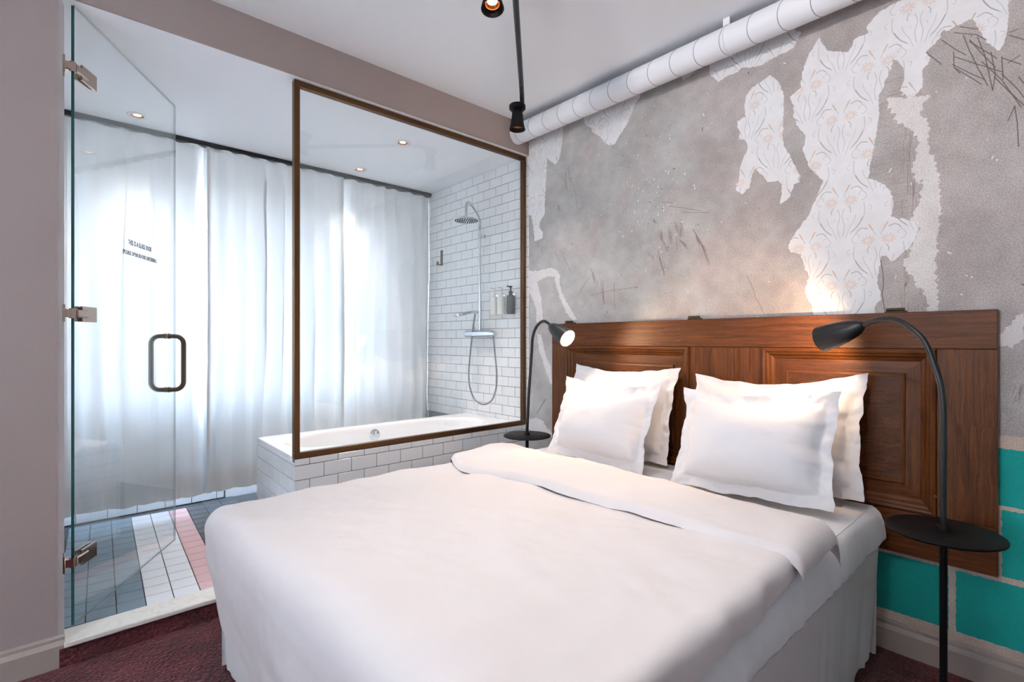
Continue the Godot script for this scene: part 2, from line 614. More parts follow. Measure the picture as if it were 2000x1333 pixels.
func shell() -> void:
	var f := setting("floor", "burgundy short-pile carpet")
	slab(f, "carpet", Vector3(XB, -0.1, ZW), Vector3(XW, 0.0, 1.2), M.carpet)
	var st := begin()
	span(st, Vector3(0.008, -0.05, -2.52), Vector3(0.86, 0.069, -2.404), 0.006)
	put(st, "carpeted_step", M.carpet, f)
	var c := setting("ceiling", "smooth white bedroom ceiling")
	slab(c, "plaster", Vector3(XB, CEIL, ZW - 0.12), Vector3(XW + 0.15, CEIL + 0.12, 1.35), M.ceiling)
	var w := setting("wall_left", "grey mauve painted wall with lintel over the bathroom opening")
	slab(w, "wall_panel", Vector3(XB, -0.1, ZW - 0.12), Vector3(0.008, CEIL, ZW), M.paint)
	slab(w, "lintel", Vector3(0.008, LINTEL, ZW - 0.012), Vector3(XW + 0.02, CEIL, ZW), M.paint)
	var j := setting("trim_1", "white door lining of the bathroom opening")
	slab(j, "lining", Vector3(0.004, 0.08, -2.505), Vector3(0.021, LINTEL, -2.447), M.white_paint)
	var b := setting("wall_back", "painted wall behind the viewer with a wide window")
	var q0 := XB - 0.25
	slab(b, "sill_wall", Vector3(q0, -0.1, ZW - 0.12), Vector3(XB, B_LO, 1.35), M.paint)
	slab(b, "head", Vector3(q0, B_HI, ZW - 0.12), Vector3(XB, CEIL + 0.1, 1.35), M.paint)
	slab(b, "pier", Vector3(q0, B_LO, ZW - 0.12), Vector3(XB, B_HI, B_Z[0]), M.paint)
	slab(b, "pier", Vector3(q0, B_LO, B_Z[1]), Vector3(XB, B_HI, 1.35), M.paint)
	var n := setting("wall_front", "painted wall facing the bathroom")
	slab(n, "wall_panel", Vector3(XB, -0.1, 1.2), Vector3(XW + 0.15, CEIL, 1.35), M.white_paint)
	var sk := setting("baseboard_left", "moulded baseboard under the mauve wall")
	skirting(sk, "board", Vector3(XB, 0, ZW), Vector3(0.026, 0, ZW), Vector3.BACK)
	sk = setting("baseboard_right", "moulded baseboard under the plaster wall")
	skirting(sk, "board", Vector3(XW, 0, 1.2), Vector3(XW, 0, -2.42), Vector3.LEFT)
	var si := setting("trim_2", "veined marble threshold of the bathroom door")
	st = begin()
	span(st, Vector3(0.024, 0.0695, -2.515), Vector3(0.838, 0.088, -2.392), 0.003)
	put(st, "threshold", M.marble, si)
	# bathroom
	var bf := setting("floor_bathroom", "bathroom floor of square tiles in coloured stripes")
	slab(bf, "grout", Vector3(-0.1, -0.1, -4.2), Vector3(XT + 0.1, BATH - 0.004, -2.51), M.floor_grout)
	var d := Vector3(sin(deg_to_rad(2.94)), 0, -cos(deg_to_rad(2.94)))
	var p := Vector3(-d.z, 0, d.x)
	var meshes := []
	for m in [M.floor_slate, M.floor_white, M.floor_pink, M.floor_dark]:
		st = begin()
		cbox(st, Vector3.ZERO, Vector3(0.0912, 0.008, 0.0912), 0.001)
		var me := st.commit()
		me.surface_set_material(0, m)
		meshes.append(me)
	for i in range(-3, 7):
		for k in 16:
			var at := Vector3(0.276, BATH - 0.004, -2.515) + p * (0.095 * (i + 0.5)) + d * (0.095 * (k + 0.5))
			if at.x < 0.04 or at.x > 0.92 or at.z < -3.87:
				continue
			var t := same(meshes[0 if i < 0 else 1 if i < 2 else 2 if i == 2 else 3], "tile", at, bf)
			t.rotation.y = -deg_to_rad(2.94)
	var bc := setting("ceiling_bathroom", "white bathroom ceiling level with the lintel")
	slab(bc, "plaster", Vector3(-0.1, LINTEL, -4.2), Vector3(XT + 0.15, LINTEL + 0.3, ZW - 0.012), M.ceiling)
	var bl := setting("wall_bathroom_left", "white side wall of the bathroom")
	slab(bl, "plaster", Vector3(-0.12, 0.0, -4.2), Vector3(0.026, LINTEL, -2.5), M.white_paint)
	# rear wall with two window openings, as piers, sill wall and head
	var rw := setting("wall_bathroom_rear", "rear bathroom wall with two windows above white tiles")
	var z0 := -4.2
	slab(rw, "sill_wall", Vector3(0.026, 0.0, z0), Vector3(XT, W_LO, ZR), M.white_paint)
	slab(rw, "head", Vector3(0.026, W_HI, z0), Vector3(XT, LINTEL, ZR), M.white_paint)
	var edges := [0.026, W_X[0][0], W_X[0][1], W_X[1][0], W_X[1][1], XT]
	for i in [0, 2, 4]:
		slab(rw, "pier", Vector3(edges[i], W_LO, z0), Vector3(edges[i + 1], W_HI, ZR), M.white_paint)
	slab(rw, "tile_bed", Vector3(0.026, 0.05, ZR - 0.01), Vector3(0.87, 0.3, ZR + 0.0005), M.dark_grout)
	tile_field(rw, Vector3(0, 0, ZR), Vector3.RIGHT, Vector3.BACK, 0.026, 0.86, 0.09, 0.30, 0.145, 0.0695, 0.235, 0.078, true)


const XB := -2.4       # wall behind the viewer
const B_LO := 0.9
const B_HI := 2.5
const B_Z := [-1.75, -0.3]
const W_LO := 0.78
const W_HI := 2.22
const W_X := [[0.05, 1.1], [1.24, 1.97]]


# running-bond tiles on a plane: origin + along * s + up * y, proud of it by a few millimetres along out
func tile_field(parent: Node, origin: Vector3, along: Vector3, out: Vector3, s0: float, s1: float, y0: float, y1: float, w: float, h: float, joint: float, course: float, odd: bool) -> void:
	var made := {}
	var r0 := floori((y0 - course) / h)
	var r1 := ceili((y1 - course) / h)
	for r in range(r0, r1):
		var lo := maxf(course + r * h, y0)
		var hi := minf(course + (r + 1) * h, y1)
		if hi - lo < 0.008:
			continue
		var shift := joint + (0.5 * w if (posmod(r, 2) == 1) == odd else 0.0)
		var c0 := floori((s0 - shift) / w)
		for c in range(c0, ceili((s1 - shift) / w)):
			var a := maxf(shift + c * w, s0)
			var b := minf(shift + (c + 1) * w, s1)
			if b - a < 0.008:
				continue
			var v := rng.randi() % 3
			var key := "%d %.4f %.4f" % [v, b - a, hi - lo]
			if not made.has(key):
				var st := begin()
				var size := along.abs() * (b - a - 0.0032) + Vector3.UP * (hi - lo - 0.0032) + out.abs() * 0.006
				cbox(st, Vector3.ZERO, size, 0.0012)
				var me := st.commit()
				me.surface_set_material(0, M["tile%d" % v])
				made[key] = me
			same(made[key], "tile", origin + along * (a + b) * 0.5 + Vector3.UP * (lo + hi) * 0.5 + out * 0.003, parent)


func bathroom_tiles() -> void:
	var w := setting("wall_shower", "shower wall of white glazed brick tiles")
	slab(w, "grout", Vector3(XT - 0.001, 0.0, -4.2), Vector3(XT + 0.15, LINTEL, ZW), M.grout)
	tile_field(w, Vector3(XT - 0.001, 0, 0), Vector3.BACK, Vector3.LEFT, -3.72, ZW, 0.569, LINTEL, 0.138, 0.068, -2.581, 0.705, false)
	var t := thing("bath_surround", "low wall of white brick tiles boxing in the bathtub", "bath surround", Vector3(0.841, 0, ZF))
	var st := begin()
	# body: front wall and end wall under the rim
	span(st, Vector3(0.006, 0.0, -0.06), Vector3(XT - 0.85, 0.594, -0.006))
	put(st, "front_core", M.dark_grout, t)
	st = begin()
	var a := [Vector3(0.006, BATH, -0.06), Vector3(0.06, BATH, -0.06), Vector3(0.06, 0.58, -0.06), Vector3(0.006, 0.58, -0.06)]
	var b := []
	for q: Vector3 in a:
		b.append(q + Vector3(0.022, 0, -0.63))
	prism(st, a, b, Vector3(0.04, 0.3, -0.3))
	put(st, "end_core", M.dark_grout, t)
	tile_field(t, Vector3(-0.841, 0, -0.006), Vector3.RIGHT, Vector3.BACK, 0.842, XT - 0.012, 0.215, 0.598, 0.1405, 0.0705, 0.913, 0.566, true)
	var end := Node3D.new()
	end.name = "end_tiling"
	end.rotation.y = -deg_to_rad(2.0)
	end.position = Vector3(0.006, 0, 0)
	t.add_child(end)
	tile_field(end, Vector3.ZERO, Vector3.BACK, Vector3.LEFT, -0.69, 0.0, BATH + 0.002, 0.582, 0.128, 0.0705, -0.16, 0.566, false)


func windows() -> void:
	for i in 2:
		var w := setting("window_%d" % (i + 1), ["white framed window behind the curtain by the glass door", "white framed window behind the curtain over the bathtub"][i])
		var x0: float = W_X[i][0]
		var x1: float = W_X[i][1]
		var st := begin()
		var z := -4.05
		for q in [[x0, x0 + 0.05, W_LO, W_HI], [x1 - 0.05, x1, W_LO, W_HI], [x0 + 0.05, x1 - 0.05, W_LO, W_LO + 0.06], [x0 + 0.05, x1 - 0.05, W_HI - 0.05, W_HI]]:
			span(st, Vector3(q[0], q[2], z - 0.03), Vector3(q[1], q[3], z + 0.03), 0.004)
		put(st, "window_frame", M.white_paint, w)
		slab(w, "pane", Vector3(x0 + 0.05, W_LO + 0.06, z - 0.003), Vector3(x1 - 0.05, W_HI - 0.05, z + 0.003), M.pane)
		st = begin()
		span(st, Vector3(x0 - 0.03, W_LO - 0.03, -4.02), Vector3(x1 + 0.03, W_LO, ZR + 0.05), 0.005)
		put(st, "window_sill", M.white_paint, w)


func room_window() -> void:
	var w := setting("window_3", "wide white framed window behind the viewer")
	var st := begin()
	var x := XB - 0.12
	for q in [[B_Z[0], B_Z[0] + 0.06, B_LO, B_HI], [B_Z[1] - 0.06, B_Z[1], B_LO, B_HI], [B_Z[0] + 0.06, B_Z[1] - 0.06, B_LO, B_LO + 0.06], [B_Z[0] + 0.06, B_Z[1] - 0.06, B_HI - 0.06, B_HI], [-1.05, -0.99, B_LO + 0.06, B_HI - 0.06]]:
		span(st, Vector3(x - 0.03, q[2], q[0]), Vector3(x + 0.03, q[3], q[1]), 0.004)
	put(st, "window_frame", M.white_paint, w)
	slab(w, "pane", Vector3(x - 0.003, B_LO + 0.06, B_Z[0] + 0.06), Vector3(x + 0.003, B_HI - 0.06, -1.05), M.pane)
	slab(w, "pane", Vector3(x - 0.003, B_LO + 0.06, -0.99), Vector3(x + 0.003, B_HI - 0.06, B_Z[1] - 0.06), M.pane)


# ------------------------------------------------------------------ the plaster wall and its printed paper
const PX := 731.0   # texture pixels to a metre


func headboard_wall_paint() -> void:
	var w := setting("wall_right", "grey plaster wall with torn floral paper and turquoise painted blocks")
	slab(w, "masonry", Vector3(XW + 0.001, -0.1, ZW), Vector3(XW + 0.15, CEIL, 1.3), M.paint)
	var m := mat(Color.WHITE, 0.85)
	m.albedo_texture = ImageTexture.create_from_image(plaster_picture())
	m.normal_enabled = true
	m.normal_texture = relief(noise(0.02, 77, 5), 512, 6.0)
	m.normal_scale = 0.25
	var st := begin()
	for q in [[-2.45, 0.0], [0.0, 2.45]]:
		var pts := []
		var uv := []
		for c in [[0, 0], [1, 0], [1, 1], [0, 1]]:
			var z: float = clampf(q[c[0]], ZW, 1.2)
			var y := CEIL if c[1] else 0.0
			pts.append(Vector3(XW, y, z))
			var s := (z + 2.45) / 2.45
			uv.append(Vector2(s if s <= 1.0 else 2.0 - s, (2.65 - y) / 2.65))
		for t in [[0, 1, 2], [0, 2, 3]]:
			tri(st, [pts[t[0]], pts[t[1]], pts[t[2]]], [Vector3.LEFT, Vector3.LEFT, Vector3.LEFT], [uv[t[0]], uv[t[1]], uv[t[2]]])
	put(st, "plaster_face", m, w)


func plaster_picture() -> Image:
	var wd := int(2.45 * PX)
	var ht := int(2.65 * PX)
	var big := noise(0.0035, 11, 4).get_image(wd, ht, false, false, true).get_data()
	var mid := noise(0.016, 12, 4).get_image(wd, ht, false, false, true).get_data()
	var fin := noise(0.22, 13, 2).get_image(wd, ht, false, false, true).get_data()
	var hue := noise(0.0045, 14, 3).get_image(wd, ht, false, false, true).get_data()
	# paper mask
	var mask := Image.create(wd, ht, false, Image.FORMAT_L8)
	var jag := noise(0.02, 15, 4)
	for poly in ROUGH:
		fill_poly(mask, poly, jag, 14.0, Color8(60, 60, 60))
	for poly in PAINT:
		fill_poly(mask, poly, jag, 8.0, Color8(120, 120, 120))
	for poly in PAPER:
		fill_poly(mask, poly, jag, 5.0, Color8(255, 255, 255))
	# turquoise blocks low on the wall, cream between them
	teal_blocks(mask, jag)
	var mk := mask.get_data()
	var out := PackedByteArray()
	out.resize(wd * ht * 3)
	var o := 0
	for i in wd * ht:
		var b := (big[i] - 128) * 0.0005 + (mid[i] - 128) * 0.0003 + (fin[i] - 128) * 0.0009
		var k := mk[i]
		var t := 1.0 + b
		var r := 170.0
		var g := 168.0
		var u := 165.0
		if k == 0:
			var sx := float(i % wd) / PX
			var h := clampf((hue[i] - 128) * 0.006 + smoothstep(0.85, 1.5, sx) * 0.9 + 0.12, 0.0, 1.0)
			r -= 3.0 * h
			g -= 10.0 * h
			u -= 10.0 * h
			t = 1.0 + b * 1.25
		elif k == 255:
			r = 219.0
			g = 218.0
			u = 219.0
			t = 1.0 + (mid[i] - 128) * 0.0002
		elif k == 120:
			r = 208.0
			g = 203.0
			u = 202.0
			t = 1.0 + b * 0.5
		elif k == 60:
			r = 205.0
			g = 200.0
			u = 197.0
			t = 1.0 + b * 0.9
		elif k == 200:
			r = 14.0
			g = 158.0
			u = 148.0
			t = 1.0 + b * 0.5
		elif k == 180:
			r = 200.0
			g = 180.0
			u = 165.0
			t = 1.0 + b
		out[o] = clampi(int(r * t), 0, 255)
		out[o + 1] = clampi(int(g * t), 0, 255)
		out[o + 2] = clampi(int(u * t), 0, 255)
		o += 3
	var im := Image.create_from_data(wd, ht, false, Image.FORMAT_RGB8, out)
	flowers(im, mask)
	# paint combed and scratched into the plaster
	for s in STROKE:
		pen(im, mask, mm_path(s), s[0] * 0.00036, Color8(86, 72, 68), 0.7, -1)
	for s in SCUFF:   # bundles of faint hairlines
		var path := mm_path(s)
		for k in 16:
			var a := rng.randf_range(0.0, 0.6)
			var line := []
			for e in 6:
				line.append(along(path, a + (0.4 - 0.15 * a) * e / 5.0) + Vector2(rng.randfn(0, 0.0008), 0))
			pen(im, mask, shifted(line, rng.randfn(0.0, s[0] * 1.1)), 0.0007, Color8(112, 97, 92), rng.randf_range(0.2, 0.6), 0)
	var d := RandomNumberGenerator.new()
	d.seed = 5
	for i in 240:   # flecks of old white paint and dark pits
		var at := Vector2(d.randf_range(0.1, 2.4), d.randf_range(0.2, 1.6))
		if d.randf() < 0.5:
			at = Vector2(0.95 + d.randfn(0, 0.16), 0.72 + d.randfn(0, 0.22))
		var pale := d.randf() < 0.75
		pen(im, mask, [at, at + Vector2(d.randfn(0, 0.004), d.randfn(0, 0.006))], d.randf_range(0.0008, 0.0026), Color8(226, 224, 222) if pale else Color8(110, 100, 96), 0.85, 0)
	# fine combing marks beside the rough strip
	for i in 70:
		var s := 2.02 + d.randf() * 0.08
		var t0 := 0.55 + d.randf() * 0.85
		pen(im, mask, [Vector2(s, t0), Vector2(s + d.randfn(0, 0.003), t0 + d.randf_range(0.03, 0.12))], 0.0007, Color8(124, 108, 104), 0.5, 0)
	for i in 60:
		var s := 1.86 + d.randf() * 0.16
		var t0 := 0.5 + d.randf() * 0.5
		pen(im, mask, [Vector2(s, t0), Vector2(s + d.randf_range(0.03, 0.09), t0 + d.randfn(0, 0.004))], 0.0007, Color8(134, 120, 115), 0.5, 0)
	return im


func mm_path(s: Array) -> Array:
	var out := []
	for i in range(1, s.size() - 1, 2):
		out.append(Vector2(s[i], s[i + 1]) / 1000.0)
	return out


func along(path: Array, f: float) -> Vector2:
	var g := clampf(f, 0.0, 0.999) * (path.size() - 1)
	return path[int(g)].lerp(path[int(g) + 1], g - int(g))


func shifted(path: Array, mm: float) -> Array:
	var out := []
	for q: Vector2 in path:
		out.append(q + Vector2(mm, mm * 0.4) / 1000.0)
	return out


func fill_poly(im: Image, poly: Array, jag: FastNoiseLite, rough: float, c: Color) -> void:
	# outline in millimetres, torn by noise; scanline spans
	var pts := PackedVector2Array()
	var n := poly.size() / 2
	for i in n:
		var a := Vector2(poly[2 * i], poly[2 * i + 1])
		var b := Vector2(poly[2 * ((i + 1) % n)], poly[2 * ((i + 1) % n) + 1])
		var steps := maxi(1, int(a.distance_to(b) / 4.0))
		var nrm := (b - a).orthogonal().normalized()
		for k in steps:
			var q := a.lerp(b, float(k) / steps)
			pts.append((q + nrm * jag.get_noise_2d(q.x * 2.2, q.y * 2.2) * rough) * PX / 1000.0)
	var y0 := 1e9
	var y1 := -1e9
	for q in pts:
		y0 = minf(y0, q.y)
		y1 = maxf(y1, q.y)
	for y in range(maxi(0, int(y0)), mini(im.get_height() - 1, int(y1)) + 1):
		var xs := []
		var yy := y + 0.5
		for i in pts.size():
			var a := pts[i]
			var b := pts[(i + 1) % pts.size()]
			if (a.y <= yy) != (b.y <= yy):
				xs.append(a.x + (yy - a.y) / (b.y - a.y) * (b.x - a.x))
		xs.sort()
		for i in range(0, xs.size() - 1, 2):
			var x0 := maxi(0, int(round(xs[i])))
			var x1 := mini(im.get_width(), int(round(xs[i + 1])))
			if x1 > x0:
				im.fill_rect(Rect2i(x0, y, x1 - x0, 1), c)


func teal_blocks(mask: Image, jag: FastNoiseLite) -> void:
	var cream := Color8(180, 180, 180)
	var teal := Color8(200, 200, 200)
	var low := func(z0: float, z1: float, y0: float, y1: float, c: Color, rough: float) -> void:
		var q := [int((z0 + 2.45) * 1000), int((2.65 - y1) * 1000), int((z1 + 2.45) * 1000), int((2.65 - y1) * 1000), int((z1 + 2.45) * 1000), int((2.65 - y0) * 1000), int((z0 + 2.45) * 1000), int((2.65 - y0) * 1000)]
		fill_poly(mask, q, jag, rough, c)
	low.call(-1.2, 0.02, -0.05, 0.845, cream, 4.0)
	for row in [[0.61, 0.80], [0.375, 0.596], [0.142, 0.355]]:
		var z := -1.17 if row[0] < 0.2 or row[0] > 0.6 else -1.34
		var step := 0.44
		if row[0] < 0.2:
			z = -0.276 - step * 2.0
		elif row[0] > 0.5:
			z = -0.49 - step
		else:
			z = -0.60 - step
		for i in 4:
			low.call(maxf(z + i * step, -1.2), minf(z + (i + 1) * step - 0.02, 0.0), row[0], row[1], teal, 2.6)


func pen(im: Image, mask: Image, path: Array, r: float, c: Color, strength: float, only: int) -> void:
	# a stroke in metres on the wall picture; only: mask value it may touch, -1 for any
	var wd := im.get_width()
	var ht := im.get_height()
	var rad := maxf(r * PX, 0.45)
	for i in path.size() - 1:
		var a: Vector2 = path[i] * PX
		var b: Vector2 = path[i + 1] * PX
		var steps := maxi(1, int(a.distance_to(b) / maxf(0.7, rad * 0.7)))
		for k in steps:
			var q := a.lerp(b, float(k) / steps)
			for y in range(int(q.y - rad), int(q.y + rad) + 2):
				for x in range(int(q.x - rad), int(q.x + rad) + 2):
					if x < 0 or y < 0 or x >= wd or y >= ht:
						continue
					var f := clampf(rad + 0.5 - Vector2(x, y).distance_to(q), 0.0, 1.0) * strength
					if f <= 0.02:
						continue
					if only >= 0 and mask.get_pixel(x, y).r8 != only:
						continue
					im.set_pixel(x, y, im.get_pixel(x, y).lerp(c, f))


func flowers(im: Image, mask: Image) -> void:
	var stem := Color8(176, 176, 178)
	var dark := Color8(152, 153, 156)
	var petal := Color8(205, 160, 135)
	var bud := Color8(198, 164, 140)
	var strokes := []   # [colour, width, points...] in metres from the motif's centre
	for side in [-1.0, 1.0]:
		var f := Vector2(0.033 * side, 0.0)
		for k in 22:
			var a := TAU * k / 22.0 + 0.15
			var u := Vector2(cos(a), sin(a) * 0.85)
			strokes.append([petal, 0.0009, f + u * (0.014 if k % 2 else 0.009), f + u * (0.025 if k % 2 else 0.016)])
		for k in 5:
			var u := Vector2(cos(k * 1.3), sin(k * 1.3)) * 0.004
			strokes.append([petal, 0.0009, f + u, f + u * 1.5])
		strokes.append([bud, 0.0022, Vector2(0.018, -0.038) * Vector2(side, 1), Vector2(0.03, -0.062) * Vector2(side, 1)])
		strokes.append([dark, 0.0008, Vector2(0.008, -0.018) * Vector2(side, 1), Vector2(0.018, -0.038) * Vector2(side, 1)])
		for q in [[dark, 0.0014, [0.034, -0.045, 0.055, -0.05, 0.072, -0.035]], [stem, 0.001, [0.07, -0.034, 0.086, -0.012, 0.08, 0.004, 0.068, 0.006]],
				[dark, 0.0012, [0.026, 0.022, 0.034, 0.036, 0.032, 0.05]], [stem, 0.0011, [0.012, 0.03, 0.004, 0.06, 0.012, 0.1, 0.006, 0.14]],
				[stem, 0.0012, [0.078, 0.02, 0.08, 0.06, 0.062, 0.1, 0.03, 0.135]], [dark, 0.0016, [0.074, 0.075, 0.056, 0.108, 0.036, 0.128]],
				[stem, 0.0009, [0.05, 0.06, 0.044, 0.085, 0.03, 0.11, 0.016, 0.15]], [stem, 0.0009, [0.092, 0.03, 0.102, 0.036, 0.1, 0.048, 0.092, 0.046]],
				[stem, 0.0009, [0.05, 0.14, 0.062, 0.146, 0.06, 0.156]], [stem, 0.0008, [0.022, 0.07, 0.026, 0.082]]]:
			var pts := []
			for i in range(0, q[2].size(), 2):
				pts.append(Vector3(q[2][i] * side, q[2][i + 1], 0))
			var flatp := []
			for v: Vector3 in smooth_path(pts, 4):
				flatp.append(Vector2(v.x, v.y))
			strokes.append([q[0], q[1]] + flatp)
	for half in 2:
		for i in range(-7, 5):
			for k in range(-2, 5):
				var c := Vector2(1.824 + 0.247 * i + 0.1235 * half, 0.592 + 0.337 * k + 0.1685 * half)
				if c.x < -0.1 or c.x > 2.55 or c.y < -0.2 or c.y > 1.5:
					continue
				var near := false
				for e in [Vector2.ZERO, Vector2(0.09, 0), Vector2(-0.09, 0), Vector2(0, 0.13), Vector2(0, -0.06), Vector2(0.06, 0.1), Vector2(-0.06, 0.1)]:
					var q: Vector2 = (c + e) * PX
					if q.x > 0 and q.y > 0 and q.x < mask.get_width() and q.y < mask.get_height() and mask.get_pixelv(Vector2i(q)).r8 == 255:
						near = true
				if not near:
					continue
				for s in strokes:
					var path := []
					for v in s.slice(2):
						path.append(v + c)
					pen(im, mask, path, s[1] * 0.8, s[0], 0.9, 255)


# ------------------------------------------------------------------ glazing
func glass_screen() -> void:
	var t := thing("glass_screen", "large fixed glass screen in a brown brass frame above the bathtub", "glass screen", Vector3(0.84, 0.6, ZF))
	var w := 2.354 - 0.84
	var h := LINTEL - 0.6 - 0.004
	var b := 0.027
	for q in [["frame_rail", 0.0, w, 0.0, b], ["frame_rail", 0.0, w, h - b, h], ["frame_stile", 0.0, b, b, h - b], ["frame_stile", w - b, w, b, h - b]]:
		var st := begin()
		span(st, Vector3(q[1], q[3], -0.03), Vector3(q[2], q[4], 0.0), 0.0015)
		put(st, q[0], M.brass, t)
	slab(t, "pane", Vector3(b, b, -0.02), Vector3(w - b, h - b, -0.012), M.pane)


func glass_door() -> void:
	var t := setting("door_1", "frameless glass door standing open into the bathroom")
	var turn := acos(0.5127)
	t.position = Vector3(0.049, 0, -2.475)
	t.rotation.y = turn
	var y0 := 0.11
	var y1 := 2.41
	# the door is cut a little short of the ceiling
	y1 = LINTEL - 0.004
	var wd := 0.821
	slab(t, "pane", Vector3(0.0012, y0, -0.005), Vector3(wd - 0.0012, y1, 0.005), M.pane)
	slab(t, "polished_edge", Vector3(0.0, y0, -0.005), Vector3(0.0012, y1, 0.005), M.glass_edge)
	for q in [[wd - 0.0012, wd, y0, y1], [0.0012, wd - 0.0012, y0 - 0.0012, y0], [0.0012, wd - 0.0012, y1, y1 + 0.0012]]:
		slab(t, "ground_edge", Vector3(q[0], q[2], -0.005), Vector3(q[1], q[3], 0.005), M.glass_rim)
	var back := t.transform.affine_inverse()
	for y in [2.17, 1.262, 0.345]:
		var h := Node3D.new()
		h.name = "hinge"
		t.add_child(h, true)
		var st := begin()
		for z in [-0.0095, 0.0095]:
			cbox(st, Vector3(0.078, y, z), Vector3(0.09, 0.058, 0.008), 0.0012)
		put(st, "clamp_plate", M.bronze, h)
		st = begin()
		cbox(st, Vector3(0.035, y, 0.004), Vector3(0.07, 0.03, 0.026), 0.004)
		tube(st, [Vector3(-0.004, y - 0.018, 0.002), Vector3(-0.004, y + 0.018, 0.002)], 0.0105, 12)
		put(st, "knuckle", M.bronze, h)
		st = begin()
		cbox(st, Vector3(0.0246, y, -2.475), Vector3(0.007, 0.062, 0.05), 0.001)
		cbox(st, Vector3(0.036, y, -2.472), Vector3(0.026, 0.03, 0.022), 0.002)
		var p := put(st, "wall_plate", M.bronze, h)
		p.transform = back
	for side in [-1.0, 1.0]:
		var x := 0.74
		var st := begin()
		var path := [Vector3(x, 0.91, 0.004 * side), Vector3(x, 0.91, 0.035 * side)]
		for k in 7:
			var a := PI / 2.0 * k / 6.0
			path.append(Vector3(x, 0.91 + 0.04 * (1.0 - cos(a)), (0.035 + 0.04 * sin(a)) * side))
		for k in 7:
			var a := PI / 2.0 * k / 6.0
			path.append(Vector3(x, 1.185 - 0.04 * (1.0 - sin(a)), (0.035 + 0.04 * cos(a)) * side))
		path.append(Vector3(x, 1.185, 0.004 * side))
		tube(st, path, 0.0115, 14)
		var pull := put(st, "pull_handle", M.hook, t)
		for y in [0.91, 1.185]:
			st = begin()
			tube(st, [Vector3(x, y, 0.005 * side), Vector3(x, y, 0.011 * side)], 0.0145, 14)
			put(st, "collar", M.hook, pull)
	var font := SystemFont.new()
	font.font_names = PackedStringArray(["Droid Sans"])
	font.font_weight = 700
	for q in [["THIS IS A GLASS DOOR", 0.364, 0.564, 1.597], ["(PLEASE OPEN BEFORE ENTERING)", 0.32, 0.614, 1.549]]:
		var tm := TextMesh.new()
		tm.font = font
		tm.text = q[0]
		tm.font_size = 32
		tm.pixel_size = 0.001
		tm.depth = 0.0006
		tm.material = M.ink
		var o := MeshInstance3D.new()
		o.name = "lettering"
		o.mesh = tm
		var box := tm.get_aabb()
		o.scale = Vector3((q[2] - q[1]) / box.size.x, 0.022 / box.size.y, 1.0)
		o.position = Vector3((q[1] + q[2]) / 2.0, q[3], 0.0056)
		t.add_child(o, true)


# ------------------------------------------------------------------ curtains
func curtains() -> void:
	var r := thing("curtain_rail", "black curtain rail running along the bathroom ceiling", "curtain rail", Vector3(0.028, LINTEL, -3.64))
	var st := begin()
	span(st, Vector3(0, -0.027, -0.045), Vector3(XT - 0.036, 0.0, 0.02), 0.002)
	put(st, "rail", M.rail, r)
	var data := [
		[0.034, 0.715, "sheer white curtain hanging behind the open glass door", 0.118, 1],
		[0.706, 1.592, "sheer white curtain hanging behind the end of the bathtub", 0.112, 2],
		[1.582, 2.352, "sheer white curtain hanging beside the tiled shower wall", 0.12, 3]]
	for q in data:
		var t := thing("curtain", q[2], "curtain", Vector3(q[0], 0, -3.64 - 0.012 * (q[4] % 2)), "white bathroom curtains")
		hang(t, q[1] - q[0], q[3], q[4], 2.376, 0.205, M.curtain)
	var rr := thing("curtain_rail", "black curtain rail above the wide window behind the viewer", "curtain rail", Vector3(XB + 0.09, CEIL, B_Z[0] - 0.05))
	st = begin()
	span(st, Vector3(-0.014, -0.027, 0), Vector3(0.014, 0.0, B_Z[1] - B_Z[0] + 0.1), 0.002)
	put(st, "rail", M.rail, rr)
	for i in 2:
		var t := thing("curtain", ["sheer white window curtain behind the viewer, on the half towards the mauve wall", "sheer white window curtain behind the viewer, on the half away from the mauve wall"][i], "curtain", Vector3(XB + 0.09, 0, lerpf(B_Z[0], B_Z[1], 0.5 * (i + 1))), "white window curtains")
		t.rotation.y = PI / 2.0
		hang(t, (B_Z[1] - B_Z[0]) * 0.5 - 0.005, 0.13, 6 + i, 2.565, 0.03, M.sheer)


